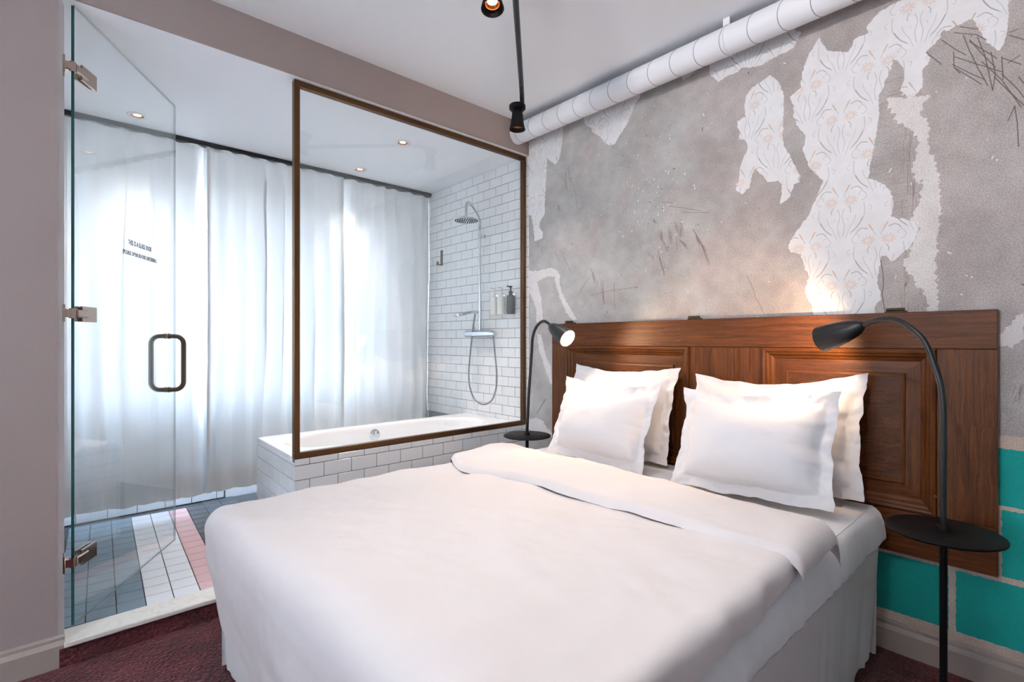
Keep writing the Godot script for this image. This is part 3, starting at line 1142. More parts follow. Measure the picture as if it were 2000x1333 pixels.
func hang(t: Node3D, w: float, wave: float, num: int, y_top: float, y_low: float, m: Material) -> void:
	var st := begin()
	var q := [0, 0, 0, wave, num]
	var n := noise(1.0, 200 + num, 3)
	var rows := []
	var cols := int(w / 0.0075)
	var ys := [y_top]
	for k in 30:
		ys.append(lerpf(y_top - 0.016, y_low, float(k) / 29.0))
	for i in ys.size():
		var row := []
		var f := float(i) / (ys.size() - 1)
		for k in cols + 1:
			var s := w * k / cols
			var ph: float = TAU * (s / q[3]) + 1.6 * n.get_noise_2d(s * 3.0, f * 0.7) + q[4]
			var amp := lerpf(0.020, 0.034, smoothstep(0.0, 0.5, f)) * (1.0 - 0.45 * smoothstep(0.75, 1.0, f)) * (0.75 + 0.7 * n.get_noise_2d(s * 4.0 + 9.0, f * 1.2))
			var z := amp * sin(ph) + 0.35 * amp * sin(2.0 * ph + 1.0) * f + 0.02 * n.get_noise_2d(s * 2.0, f * 2.0 + 5.0) * f
			var y: float = ys[i]
			if i == 0:
				y -= 0.001 * (1.0 + cos(ph))
			if i == ys.size() - 1:
				y += 0.014 * n.get_noise_2d(s * 2.5, 30.0)
			var tuck := 0.030 * clampf(0.35 + 1.5 * n.get_noise_2d(s * 2.6 + 50.0, f * 0.4), 0.0, 1.0) * smoothstep(0.0, 0.12, f)
			var x := s + (0.012 * n.get_noise_2d(s * 6.0, f * 1.5 + 20.0) + tuck * sin(ph + 0.9)) * sin(PI * k / cols)
			row.append(Vector3(x, y, z))
		rows.append(row)
	st = begin()
	surf(st, rows)
	put(st, "cloth", m, t)
	st = begin()   # the doubled hem along the bottom
	var hem := []
	for e in [rows.size() - 3, rows.size() - 2, rows.size() - 1]:
		var row := []
		for v: Vector3 in rows[e]:
			row.append(v + Vector3(0, -0.002, 0.003))
		hem.append(row)
	surf(st, hem)
	put(st, "hem", m, t)
	for side in 2:   # doubled cloth along the two side edges
		var strip := []
		for row: Array in rows:
			var part := []
			for k in 3:
				part.append(row[k if side == 0 else row.size() - 1 - k] + Vector3(0, 0, 0.003))
			strip.append(part)
		st = begin()
		surf(st, strip)
		put(st, "side_hem", m, t)


# ------------------------------------------------------------------ bathtub
func bathtub() -> void:
	var t := thing("bathtub", "white enamel bathtub with an oval basin and wide rim", "bathtub", Vector3(0.845, 0.58, -2.50))
	var st := begin()
	var seg := 120
	var cx := 0.735
	var cz := -0.332
	var rings := []
	var spec := [["box", 0.0, 0.0], ["box", 0.0, 0.021], ["box", 0.003, 0.0255], ["oval", 1.035, 0.026], ["oval", 1.01, 0.0245], ["oval", 0.99, 0.018], ["oval", 0.975, 0.0], ["oval", 0.95, -0.08], ["oval", 0.91, -0.2], ["oval", 0.86, -0.3], ["oval", 0.78, -0.36], ["oval", 0.6, -0.385], ["oval", 0.3, -0.39], ["oval", 0.0, -0.392]]
	for q in spec:
		var row := []
		for k in seg:
			var a := TAU * (k + 0.5) / seg
			var c := cos(a)
			var s := sin(a)
			if q[0] == "box":
				var hx: float = 0.756 - q[1]
				var hz: float = 0.322 - q[1]
				var m := minf(hx / maxf(absf(c), 1e-6), hz / maxf(absf(s), 1e-6))
				var x := c * m
				var z := s * m
				row.append(Vector3(0.757 + x - 0.0 + 0.018 * clampf(-(x / hx), 0, 1) * clampf(-z / hz * 0.5 + 0.5, 0, 1), q[2], -0.322 + z))
			else:
				var e := 2.0 / 2.5
				row.append(Vector3(cx + 0.655 * q[1] * signf(c) * pow(absf(c), e), q[2], cz + 0.262 * q[1] * signf(s) * pow(absf(s), e)))
		rings.append(row)
	surf(st, rings, Vector2.ONE, true)
	put(st, "shell", M.enamel, t)
	st = begin()
	lathe(st, [Vector2(0.0, 0.012), Vector2(0.024, 0.012), Vector2(0.032, 0.009), Vector2(0.036, 0.002), Vector2(0.036, -0.004)], 32, aim(Vector3(0.72, -0.035, -0.583), Vector3(0, 0.16, 1)))
	put(st, "overflow_drain", M.chrome, t)
	st = begin()
	cbox(st, Vector3(0.72, -0.024, -0.566), Vector3(0.014, 0.03, 0.006), 0.002)
	put(st, "overflow_lever", M.chrome, t)


# ------------------------------------------------------------------ shower
func shower() -> void:
	var t := thing("shower_set", "chrome rain shower with mixer, riser pipe and looping hose", "shower", Vector3(XT, 0, -2.911))
	var r := -0.052
	var st := begin()
	var path := [Vector3(r, 1.235, 0), Vector3(r, 1.6, 0), Vector3(r, 1.98, 0)] + smooth_path([Vector3(r, 2.03, 0), Vector3(r - 0.012, 2.065, 0.002), Vector3(r - 0.06, 2.115, 0.01), Vector3(r - 0.11, 2.148, 0.02), Vector3(r - 0.138, 2.14, 0.025), Vector3(r - 0.146, 2.11, 0.027), Vector3(r - 0.146, 2.03, 0.027)], 5)
	tube(st, path, 0.0095, 12)
	put(st, "riser_pipe", M.chrome, t)
	st = begin()
	tube(st, [Vector3(r, 1.235, 0), Vector3(r, 1.45, 0)], 0.0125, 12)
	put(st, "lower_sleeve", M.chrome, t)
	st = begin()
	lathe(st, [Vector2(0.0, 0.016), Vector2(0.014, 0.014), Vector2(0.02, 0.004), Vector2(0.084, 0.002), Vector2(0.0885, -0.001), Vector2(0.0885, -0.006), Vector2(0.085, -0.008), Vector2(0.085, -0.008), Vector2(0.0, -0.008)], 40, Transform3D(Basis.IDENTITY, Vector3(r - 0.146, 2.022, 0.027)))
	var head := put(st, "rain_head", M.chrome, t)
	st = begin()
	for k in range(1, 6):
		for i in 6 * k:
			var a := TAU * i / (6.0 * k)
			cbox(st, Vector3(r - 0.146 + cos(a) * 0.0155 * k, 2.0125, 0.027 + sin(a) * 0.0155 * k), Vector3(0.005, 0.003, 0.005))
	var noz := put(st, "nozzles", M.black, head)
	noz.set_meta("kind", "stuff")
	st = begin()
	tube(st, [Vector3(-0.0075, 1.93, 0), Vector3(r, 1.93, 0)], 0.007, 10)
	tube(st, [Vector3(-0.014, 1.93, 0), Vector3(-0.0075, 1.93, 0)], 0.016, 14)
	tube(st, [Vector3(r, 1.912, 0), Vector3(r, 1.948, 0)], 0.0145, 14)
	put(st, "wall_bracket", M.chrome, t)
	st = begin()   # mixer bar lies along the wall
	var mz := [-0.165, -0.155, -0.11, -0.105, 0.11, 0.115, 0.165, 0.175]
	var mr := [0.02, 0.026, 0.026, 0.028, 0.028, 0.025, 0.025, 0.019]
	var mp := []
	for z in mz:
		mp.append(Vector3(r - 0.005, 1.212, z))
	tube(st, mp, mr, 20)
	var mix := put(st, "mixer_bar", M.chrome, t)
	for z in [-0.085, 0.085]:
		st = begin()
		tube(st, [Vector3(-0.0075, 1.212, z), Vector3(-0.016, 1.212, z), Vector3(-0.0165, 1.212, z), Vector3(r, 1.212, z)], [0.03, 0.03, 0.014, 0.014], 16)
		put(st, "wall_union", M.chrome, mix)
	st = begin()
	tube(st, [Vector3(r - 0.005, 1.23, -0.06), Vector3(r - 0.005, 1.262, -0.062), Vector3(r - 0.02, 1.275, -0.07)], 0.006, 10)
	put(st, "diverter_lever", M.chrome, mix)
	st = begin()
	tube(st, smooth_path([Vector3(r - 0.004, 1.19, 0.155), Vector3(r - 0.012, 1.06, 0.185), Vector3(r - 0.016, 0.92, 0.208), Vector3(r - 0.014, 0.82, 0.196), Vector3(r - 0.012, 0.75, 0.158), Vector3(r - 0.012, 0.713, 0.105), Vector3(r - 0.012, 0.701, 0.045), Vector3(r - 0.014, 0.714, -0.012), Vector3(r - 0.018, 0.752, -0.062), Vector3(r - 0.02, 0.83, -0.1), Vector3(r - 0.021, 0.93, -0.108), Vector3(r - 0.022, 1.06, -0.09), Vector3(r - 0.024, 1.2, -0.064), Vector3(r - 0.022, 1.36, -0.03)], 6), 0.0062, 10)
	put(st, "hose", mat(rgb(150, 154, 158), 0.25, 0.9), t)
	st = begin()
	tube(st, [Vector3(r - 0.01, 1.374, -0.004), Vector3(r - 0.05, 1.372, -0.014), Vector3(r - 0.1, 1.364, -0.024), Vector3(r - 0.15, 1.352, -0.034)], [0.010, 0.011, 0.011, 0.014], 12)
	lathe(st, [Vector2(0.0, 0.01), Vector2(0.03, 0.008), Vector2(0.037, 0.0), Vector2(0.037, -0.006), Vector2(0.0, -0.008)], 24, aim(Vector3(r - 0.17, 1.345, -0.038), Vector3(-0.2, 1, -0.05)))
	var hand := put(st, "hand_shower", M.chrome, t)
	st = begin()
	tube(st, [Vector3(r, 1.355, 0), Vector3(r, 1.395, 0)], 0.0155, 14)
	put(st, "slider", M.chrome, hand)


func small_bath_things() -> void:
	var h := thing("towel_hook", "flat bronze hook on the white shower tiles", "hook", Vector3(XT - 0.007, 1.78, -3.47))
	var st := begin()
	span(st, Vector3(-0.006, 0.0, -0.014), Vector3(0.0, 0.125, 0.014), 0.001)
	put(st, "back_plate", M.hook, h)
	st = begin()
	span(st, Vector3(-0.045, 0.0, -0.014), Vector3(-0.0061, 0.006, 0.014), 0.001)
	span(st, Vector3(-0.045, 0.0061, -0.014), Vector3(-0.039, 0.028, 0.014), 0.001)
	put(st, "arm", M.hook, h)
	var info := [[-2.588, "dark grey pump bottle mounted on the shower tiles", M.bottle_dark, 0.0], [-2.69, "white pump bottle between the dark bottle and another white one", M.bottle_white, 0.0], [-2.765, "white pump bottle mounted nearest the shower riser pipe", M.bottle_white, 0.0]]
	for q in info:
		var t := thing("soap_bottle", q[1], "bottle", Vector3(XT - 0.04, 1.345, q[0]), "soap bottles on the shower wall")
		st = begin()
		lathe(st, [Vector2(0, 0.0), Vector2(0.026, 0.0), Vector2(0.029, 0.003), Vector2(0.029, 0.003), Vector2(0.029, 0.118), Vector2(0.027, 0.126), Vector2(0.02, 0.131), Vector2(0.0125, 0.133), Vector2(0.0125, 0.133), Vector2(0.0125, 0.142)], 24)
		put(st, "body", q[2], t)
		st = begin()
		lathe(st, [Vector2(0.0125, 0.142), Vector2(0.0145, 0.1421), Vector2(0.0145, 0.156), Vector2(0.013, 0.158), Vector2(0.005, 0.158), Vector2(0.005, 0.158), Vector2(0.005, 0.182), Vector2(0.011, 0.184), Vector2(0.011, 0.193), Vector2(0.0, 0.195)], 18)
		cbox(st, Vector3(-0.018, 0.189, 0.0), Vector3(0.036, 0.008, 0.012), 0.003)
		put(st, "pump", M.black if q[2] == M.bottle_dark else M.bottle_white, t)
		st = begin()
		cbox(st, Vector3(0.031, 0.1, 0), Vector3(0.0045, 0.09, 0.03), 0.001)
		put(st, "wall_mount", M.chrome, t)


# ------------------------------------------------------------------ headboard: an old panelled door laid on its side
func mould(st: SurfaceTool, z0: float, z1: float, y0: float, y1: float, prof: Array) -> void:
	# mitred moulding: prof holds [inset, x]
	for i in prof.size() - 1:
		var a: Array = prof[i]
		var b: Array = prof[i + 1]
		var A := [Vector3(a[1], y0 + a[0], z0 + a[0]), Vector3(a[1], y0 + a[0], z1 - a[0]), Vector3(a[1], y1 - a[0], z1 - a[0]), Vector3(a[1], y1 - a[0], z0 + a[0])]
		var B := [Vector3(b[1], y0 + b[0], z0 + b[0]), Vector3(b[1], y0 + b[0], z1 - b[0]), Vector3(b[1], y1 - b[0], z1 - b[0]), Vector3(b[1], y1 - b[0], z0 + b[0])]
		var mid := Vector3(0.05, (y0 + y1) / 2.0, (z0 + z1) / 2.0)
		for k in 4:
			var j := (k + 1) % 4
			flat(st, [A[k], A[j], B[j], B[k]], Vector3(-1, 0, 0), 2 if k % 2 == 0 else 1, 1.3, Vector2(0.3 * k, 0.17 * k))


func headboard() -> void:
	var t := thing("headboard", "old brown oak panelled door fixed sideways to the wall as headboard", "headboard", Vector3(XW, 0.379, -1.173))
	var L := -1.008
	var R := 1.008
	var H := 0.887
	var F := -0.04     # front face
	var us := 1.3
	var st := begin()
	span(st, Vector3(-0.014, 0.004, L + 0.004), Vector3(-0.001, H - 0.004, R - 0.004), 0.0, 2, us)
	put(st, "backing", M.wood, t)
	var rail := 0.753  # underside of the top rail
	var foot := 0.161  # top of the bottom rail
	for q in [["top_rail", L, R, rail, H, 2, 0.1], ["bottom_rail", L, R, 0.0, foot, 2, 0.35], ["end_stile", L, L + 0.116, foot, rail, 1, 0.6], ["end_stile", R - 0.157, R, foot, rail, 1, 0.8], ["middle_stile", -0.086, 0.258, foot, rail, 1, 0.2]]:
		st = begin()
		span(st, Vector3(F, q[3] + 0.0006, q[1] + 0.0006), Vector3(-0.012, q[4] - 0.0006, q[2] - 0.0006), 0.0018, q[5], us, Vector2(q[6] * 1.7, q[6]))
		put(st, q[0], M.wood, t)
	st = begin()
	span(st, Vector3(F - 0.007, foot + 0.02, 0.026), Vector3(F + 0.002, rail - 0.004, 0.147), 0.002, 1, us, Vector2(0.4, 0.9))
	put(st, "cover_strip", M.wood, t)
	for q in [[L + 0.116, -0.086], [0.258, R - 0.157]]:
		var p := Node3D.new()
		p.name = "panel"
		t.add_child(p, true)
		st = begin()
		mould(st, q[0], q[1], foot, rail, [[0.0, F + 0.001], [0.002, F - 0.008], [0.008, F - 0.012], [0.016, F - 0.009], [0.02, F - 0.002], [0.028, F + 0.002], [0.034, F + 0.012], [0.044, F + 0.018], [0.048, F + 0.024]])
		put(st, "moulding", M.wood, p)
		st = begin()
		mould(st, q[0] + 0.046, q[1] - 0.046, foot + 0.046, rail - 0.046, [[0.0, F + 0.023], [0.044, F + 0.021], [0.046, F + 0.017], [0.05, F + 0.0145], [0.058, F + 0.013]])
		put(st, "panel_margin", M.wood, p)
		st = begin()
		flat(st, [Vector3(F + 0.013, foot + 0.104, q[0] + 0.104), Vector3(F + 0.013, foot + 0.104, q[1] - 0.104), Vector3(F + 0.013, rail - 0.104, q[1] - 0.104), Vector3(F + 0.013, rail - 0.104, q[0] + 0.104)], Vector3.LEFT, 2, us, Vector2(q[0], 0.2))
		put(st, "raised_field", M.wood_field, p)
	for z in [-0.872, -0.066, 0.732]:   # old hinge leaves left on the edge
		st = begin()
		span(st, Vector3(-0.036, H, z - 0.032), Vector3(-0.004, H + 0.005, z + 0.032), 0.001)
		tube(st, [Vector3(-0.03, H + 0.011, z - 0.028), Vector3(-0.03, H + 0.011, z + 0.028)], 0.006, 10)
		put(st, "hinge_leaf", mat(rgb(70, 58, 48), 0.5, 0.6), t)
	st = begin()   # keyhole plate and latch low on the lock edge
	for z in [0.85, 0.868]:
		tube(st, [Vector3(F, 0.235, z), Vector3(F - 0.012, 0.235, z)], 0.006, 12)
	put(st, "latch_knob", M.brass, t)


# ------------------------------------------------------------------ bed
const BX0 := 0.41    # foot end of the mattress
const BX1 := 2.285
const BZ0 := -2.06
const BZ1 := -0.455


func rounded_box_side(st: SurfaceTool, x0: float, x1: float, z0: float, z1: float, prof: Array, corner: float, wob: Callable) -> void:
	# sweeps prof (inset, y) round a rectangle with rounded corners
	var outline := []
	var c := [[x1 - corner, z1 - corner, 0.0], [x1 - corner, z0 + corner, 1.0], [x0 + corner, z0 + corner, 2.0], [x0 + corner, z1 - corner, 3.0]]
	for i in 4:
		for k in 9:
			var a: float = PI / 2.0 - PI / 2.0 * (c[i][2] + k / 8.0)
			outline.append([Vector2(c[i][0] + corner * cos(a), c[i][1] + corner * sin(a)), Vector2(cos(a), sin(a))])
		var nx: Array = c[(i + 1) % 4]
		var a2: float = PI / 2.0 - PI / 2.0 * (c[i][2] + 1.0)
		var from: Vector2 = outline[-1][0]
		var to := Vector2(nx[0] + corner * cos(a2), nx[1] + corner * sin(a2))
		for k in range(1, 110):
			outline.append([from.lerp(to, k / 110.0), Vector2(cos(a2), sin(a2))])
	var rows := []
	for q in prof:
		var row := []
		for i in outline.size():
			var o: Array = outline[i]
			var p: Vector2 = o[0] - o[1] * (q[0] + wob.call(i, q[1]))
			row.append(Vector3(p.x, q[1], p.y))
		rows.append(row)
	surf(st, rows, Vector2.ONE, true)


func bed() -> void:
	var t := thing("bed", "wide double bed with white fitted sheet and grey valance skirt", "bed", Vector3.ZERO)
	var n := noise(1.0, 300, 3)
	var st := begin()
	span(st, Vector3(BX0 + 0.05, 0.03, BZ0 + 0.05), Vector3(BX1 - 0.02, 0.42, BZ1 - 0.05), 0.01)
	put(st, "base", M.skirt, t)
	st = begin()
	rounded_box_side(st, BX0, BX1, BZ0, BZ1, [[0.03, 0.432], [0.004, 0.436], [0.0, 0.446], [0.003, 0.47], [0.010, 0.505], [0.018, 0.532], [0.03, 0.545], [0.049, 0.551]], 0.05, func(i: int, y: float) -> float:
		var f := 0.006 * n.get_noise_2d(i * 0.25, y * 14.0) + 0.004 * n.get_noise_2d(i * 0.7, y * 5.0)
		return f if y < 0.54 else 0.0)
	span(st, Vector3(BX0 + 0.04, 0.5, BZ0 + 0.04), Vector3(BX1 - 0.04, 0.5508, BZ1 - 0.04))
	put(st, "mattress_in_fitted_sheet", M.sheet, t)
	st = begin()
	var prof := []
	for k in 9:
		prof.append([0.022 + 0.02 * k / 8.0, 0.452 - 0.445 * k / 8.0])
	rounded_box_side(st, BX0, BX1 - 0.005, BZ0, BZ1, prof, 0.03, func(i: int, y: float) -> float:
		var f := clampf((0.45 - y) / 0.4, 0.0, 1.0)
		return 0.010 * f * n.get_noise_2d(i * 0.3, y * 0.6) + 0.004 * f * sin(i * 0.55 + 2.0 * n.get_noise_2d(i * 0.05, 3.0)))
	put(st, "valance_skirt", M.skirt, t)


func drape(x: float, z: float, lim: Array, top: float, rad: float) -> Vector3:
	# lays the flat cloth point (x, z) over the edges lim = [x0, z0, z1] with a rounded break
	var ex := maxf(lim[0] - x, 0.0)
	var ez := maxf(lim[1] - z, 0.0)
	var es := maxf(z - lim[2], 0.0)
	var e := Vector2(-ex, es - ez)
	var d := e.length()
	if d < 1e-6:
		return Vector3(x, top, z)
	var dir := e / d
	var b := Vector2(maxf(x, lim[0]), clampf(z, lim[1], lim[2]))
	var q := rad * PI / 2.0
	if d < q:
		var a := d / rad
		return Vector3(b.x + dir.x * rad * sin(a), top - rad * (1.0 - cos(a)), b.y + dir.y * rad * sin(a))
	return Vector3(b.x + dir.x * rad, top - rad - (d - q), b.y + dir.y * rad)


func duvet() -> void:
	var t := thing("duvet", "thick white duvet spread over the bed with its top edge folded back", "duvet", Vector3.ZERO)
	var n := noise(1.0, 401, 3)
	var rows := []
	var nx := 150
	var nz := 130
	for i in nx + 1:
		var row := []
		var u := float(i) / nx
		for k in nz + 1:
			var v := float(k) / nz
			var head := lerpf(1.60, 1.76, smoothstep(0.3, 1.0, v))
			var x := lerpf(head, BX0 - 0.43, u)
			var edge := -0.418 + 0.018 * n.get_noise_2d(x * 2.2, 7.0) + 0.02 * smoothstep(1.5, 0.9, x)
			var z := lerpf(edge, BZ0 - 0.27, v)
			var puff := 0.016 * n.get_noise_2d(x * 1.5, z * 1.5) + 0.007 * n.get_noise_2d(x * 4.0, z * 3.0 + 40.0)
			# tufts pull in along the side edges
			var p := drape(x, z, [BX0 + 0.055, BZ0 + 0.04, -0.496], 0.622 + puff - 0.048 * smoothstep(-1.1, -2.05, z), 0.075 if z < -0.6 else 0.034)
			var fall := clampf((0.58 - p.y) / 0.2, 0.0, 1.0)
			p.x += 0.06 * clampf((0.5 - p.y) / 0.4, 0.0, 1.0) * smoothstep(0.6, 0.3, x) + fall * (0.012 * n.get_noise_2d(z * 4.0, p.y * 2.0) - 0.012 * sin(PI * clampf((0.6 - p.y) / 0.35, 0, 1)))
			if p.z > -0.5:
				p.z += 0.012 * n.get_noise_2d(x * 5.0, 55.0) * smoothstep(-0.5, -0.44, p.z)
				p.y = maxf(p.y, 0.535)
			row.append(p)
		rows.append(row)
	var st := begin()
	surf(st, rows)
	put(st, "cover", M.linen, t)
	# underside along the near edge, so that the cloth has thickness
	# the folded-back top edge
	rows = []
	var prof := []   # (position across the fold, height above the duvet)
	for k in 46:
		prof.append(float(k) / 45.0)
	for k in nz + 1:
		var v := float(k) / nz
		var row := []
		for f: float in prof:
			var z := lerpf(-0.40, BZ0 - 0.24, v)
			var head := lerpf(1.66, 1.90, smoothstep(0.15, 0.95, v)) + 0.014 * n.get_noise_2d(z * 3.0, 80.0)
			var low := 1.335 + 0.20 * smoothstep(0.72, 1.0, v) + 0.02 * smoothstep(0.12, 0.0, v) + 0.01 * n.get_noise_2d(z * 3.5, 90.0)
			var x := lerpf(low, head, f)
			var rise := 0.648 - 0.046 * smoothstep(-1.1, -2.05, z) + 0.012 * n.get_noise_2d(x * 2.0, z * 1.8 + 11.0) + 0.006 * n.get_noise_2d(x * 5.0, z * 4.0) + 0.012 * sin(PI * f)
			var p := drape(x, z, [0.0, BZ0 + 0.03, -0.50], rise, 0.085 if z < -0.8 else 0.058)
			# rounds over at the pillow side
			var e := clampf((f - 0.86) / 0.14, 0.0, 1.0)
			p.y -= 0.085 * (1.0 - sqrt(maxf(0.0, 1.0 - e * e)))
			# and turns under at the free edge
			var g := clampf((0.06 - f) / 0.06, 0.0, 1.0)
			p.y -= 0.024 * g * g
			p.y = maxf(p.y, 0.49 if p.z > -0.46 else 0.3)
			row.append(p)
		rows.append(row)
	st = begin()
	surf(st, rows)
	put(st, "turned_back_edge", M.linen, t)


# ------------------------------------------------------------------ pillows
func pillow(label: String, w: float, h: float, thick: float, at: Vector3, lean: float, yaw: float, roll: float, sag: float, seed_: int) -> void:
	# at: middle of the lower edge; the face looks towards -x and up
	var t := thing("pillow", label, "pillow", at, "white bed pillows")
	t.basis = Basis(Vector3.UP, yaw) * Basis(Vector3.BACK, -lean) * Basis(Vector3.RIGHT, roll)
	var n := noise(1.0, 500 + seed_, 3)
	var N := 56
	var fl := 0.045
	for face in [-1.0, 1.0]:
		var rows := []
		for i in N + 1:
			var row := []
			for k in N + 1:
				var u := (2.0 * k / N - 1.0)
				var v := (2.0 * i / N - 1.0)
				var z := u * w / 2.0
				var y := (v + 1.0) * h / 2.0
				var iu := clampf(absf(z) / (w / 2.0 - fl), 0.0, 1.0)
				var iv := clampf(absf(y - h / 2.0) / (h / 2.0 - fl), 0.0, 1.0)
				var body := pow(maxf(0.0, 1.0 - pow(iu, 2.6)), 0.55) * pow(maxf(0.0, 1.0 - pow(iv, 2.6)), 0.55)
				var x: float = face * (thick * body + 0.0015)
				# the flange waves, the stuffed part wrinkles
				var rim := 1.0 - smoothstep(0.0, 0.12, body)
				x += rim * 0.016 * n.get_noise_2d(z * 7.0, y * 7.0) + face * body * 0.005 * n.get_noise_2d(z * 3.5, y * 3.5 + 30.0)
				y -= sag * (1.0 - u * u) * clampf(y / h, 0.0, 1.0)
				y += 0.008 * n.get_noise_2d(z * 6.0, 60.0) * absf(v)
				z += 0.012 * n.get_noise_2d(y * 9.0, 70.0) * absf(u) - signf(u) * 0.02 * (1.0 - v * v) * absf(u)
				# weight settles the lower part
				x -= 0.02 * (1.0 - y / h) * body
				row.append(Vector3(x, y, z))
			rows.append(row)
		var st := begin()
		surf(st, rows)
		put(st, "front_cover" if face < 0.0 else "back_cover", M.pillowcase, t)


func pillows() -> void:
	pillow("white pillow leaning on the headboard, behind the smaller one beside the brass screen", 0.65, 0.475, 0.075, Vector3(2.135, 0.57, -1.605), 0.26, 0.03, 0.0, 0.035, 1)
	pillow("smaller white pillow leaning on another beside the brass screen", 0.58, 0.41, 0.085, Vector3(1.93, 0.575, -1.57), 0.36, 0.02, 0.03, 0.02, 2)
	pillow("white pillow leaning on the headboard behind another, under the lamp facing away", 0.69, 0.47, 0.075, Vector3(2.135, 0.57, -0.84), 0.26, -0.02, -0.04, 0.05, 3)
	pillow("smaller white pillow in front of another, under the lamp facing away", 0.61, 0.42, 0.085, Vector3(1.93, 0.575, -0.835), 0.36, -0.02, -0.05, 0.03, 4)


# ------------------------------------------------------------------ bedside tables with gooseneck lamps
func lamp_tables() -> void:
	lamp_table("black round bedside table with gooseneck lamp between bed and brass screen", Vector3(2.08, 0, -2.17),
		[Vector3(2.078, 0.62, -2.168), Vector3(2.075, 0.85, -2.15), Vector3(2.075, 1.0, -2.135), Vector3(2.07, 1.1, -2.12), Vector3(2.062, 1.18, -2.105), Vector3(2.05, 1.232, -2.07), Vector3(2.035, 1.262, -2.02), Vector3(2.018, 1.27, -1.97), Vector3(2.005, 1.257, -1.925), Vector3(2.0, 1.243, -1.905)],
		Vector3(-0.012, -0.071, 0.139))
	lamp_table("black round bedside table with gooseneck lamp before the turquoise blocks", Vector3(1.94, 0, -0.255),
		[Vector3(1.94, 0.62, -0.255), Vector3(1.94, 0.8, -0.255), Vector3(1.94, 0.95, -0.255), Vector3(1.943, 1.03, -0.262), Vector3(1.948, 1.10, -0.28), Vector3(1.957, 1.16, -0.302), Vector3(1.966, 1.20, -0.335), Vector3(1.98, 1.226, -0.372), Vector3(1.995, 1.232, -0.41), Vector3(2.01, 1.226, -0.442), Vector3(2.03, 1.213, -0.476)],
		Vector3(0.05, -0.047, -0.141))


func lamp_table(label: String, at: Vector3, neck: Array, dir: Vector3) -> void:
	var t := thing("bedside_lamp_table", label, "lamp table", at, "bedside lamp tables")
	var st := begin()
	lathe(st, [Vector2(0, 0.008), Vector2(0.115, 0.008), Vector2(0.12, 0.005), Vector2(0.12, 0.005), Vector2(0.12, 0.0), Vector2(0, 0.0)], 40)
	put(st, "base", M.black, t)
	st = begin()
	tube(st, [Vector3(0, 0.008, 0), Vector3(0, 0.62, 0)], 0.0095, 14)
	put(st, "pole", M.black, t)
	st = begin()
	lathe(st, [Vector2(0, 0.603), Vector2(0.137, 0.603), Vector2(0.14, 0.601), Vector2(0.14, 0.601), Vector2(0.14, 0.597), Vector2(0.138, 0.595), Vector2(0, 0.595)], 56)
	var disc := put(st, "table_disc", M.black, t)
	st = begin()
	lathe(st, [Vector2(0.0096, 0.603), Vector2(0.016, 0.603), Vector2(0.016, 0.603), Vector2(0.016, 0.617), Vector2(0.0145, 0.619), Vector2(0.0096, 0.619)], 20)
	put(st, "collar", M.black, disc)
	st = begin()
	var pts := []
	for q: Vector3 in neck:
		pts.append(q - at)
	tube(st, smooth_path(pts, 5), 0.0085, 12)
	put(st, "gooseneck", M.lamp_black, t)
	var d := dir.normalized()
	var xf := aim(pts[-1] - d * 0.004, d)
	st = begin()
	var outer := [Vector2(0.0, 0.0), Vector2(0.009, 0.0), Vector2(0.013, 0.004), Vector2(0.022, 0.016), Vector2(0.031, 0.038), Vector2(0.0385, 0.07), Vector2(0.044, 0.11), Vector2(0.0475, 0.158)]
	lathe(st, outer + [Vector2(0.0475, 0.158), Vector2(0.0455, 0.158)], 36, xf)
	var shade := put(st, "shade", M.lamp_black, t)
	st = begin()
	var inner := []
	for q: Vector2 in outer.slice(1):
		inner.append(Vector2(maxf(q.x - 0.002, 0.001), maxf(q.y, 0.006)))
	inner.reverse()
	lathe(st, inner, 36, xf)
	put(st, "reflector", M.lamp_white, shade)
	st = begin()
	var ball := []
	for k in 11:
		var a := -PI / 2.0 + PI * k / 10.0
		ball.append(Vector2(0.03 * cos(a), 0.128 + 0.03 * sin(a)))
	lathe(st, ball, 24, xf)
	put(st, "bulb", M.bulb, shade)
	var l := OmniLight3D.new()
	l.name = "lamp_light"
	l.position = xf * Vector3(0, 0.144, 0)
	l.light_color = Color(1.0, 0.84, 0.66)
	l.light_energy = LAMP
	l.light_size = 0.012
	l.omni_range = 8.0
	l.omni_attenuation = 2.0
	l.shadow_enabled = true
	t.add_child(l)


# ------------------------------------------------------------------ ventilation duct
func duct() -> void:
	var t := thing("ventilation_duct", "white spiral-seamed round duct under the ceiling along the plaster wall", "duct", Vector3(2.235, 2.503, 0))
	var r := 0.061
	var st := begin()
	tube(st, [Vector3(0, 0, ZW - 0.02), Vector3(0, 0, -1.2), Vector3(0, 0, 0.4), Vector3(0, 0, 1.18)], r, 48)
	put(st, "pipe", M.duct, t)
	st = begin()
	var pts := []
	var lean := 0.05
	for k in 41:
		var a := TAU * k / 40.0
		pts.append(Vector3(cos(a) * (r + 0.0002), sin(a) * (r + 0.0002), lean * cos(a - 0.6) * 0.5))
	tube(st, pts, 0.0016, 6, false)
	var me := st.commit()
	me.surface_set_material(0, M.seam)
	for k in 24:
		same(me, "seam", Vector3(0, 0, -2.36 + 0.1215 * k), t)
	for z in [-1.03, 0.9]:
		st = begin()
		pts = []
		for k in 33:
			var a := TAU * k / 32.0
			pts.append(Vector3(cos(a) * (r + 0.002), sin(a) * (r + 0.002), z))
		tube(st, pts, 0.003, 6, false)
		cbox(st, Vector3(-0.02, 0.075, z), Vector3(0.012, 0.034, 0.03), 0.001)
		put(st, "hanger", M.duct, t)


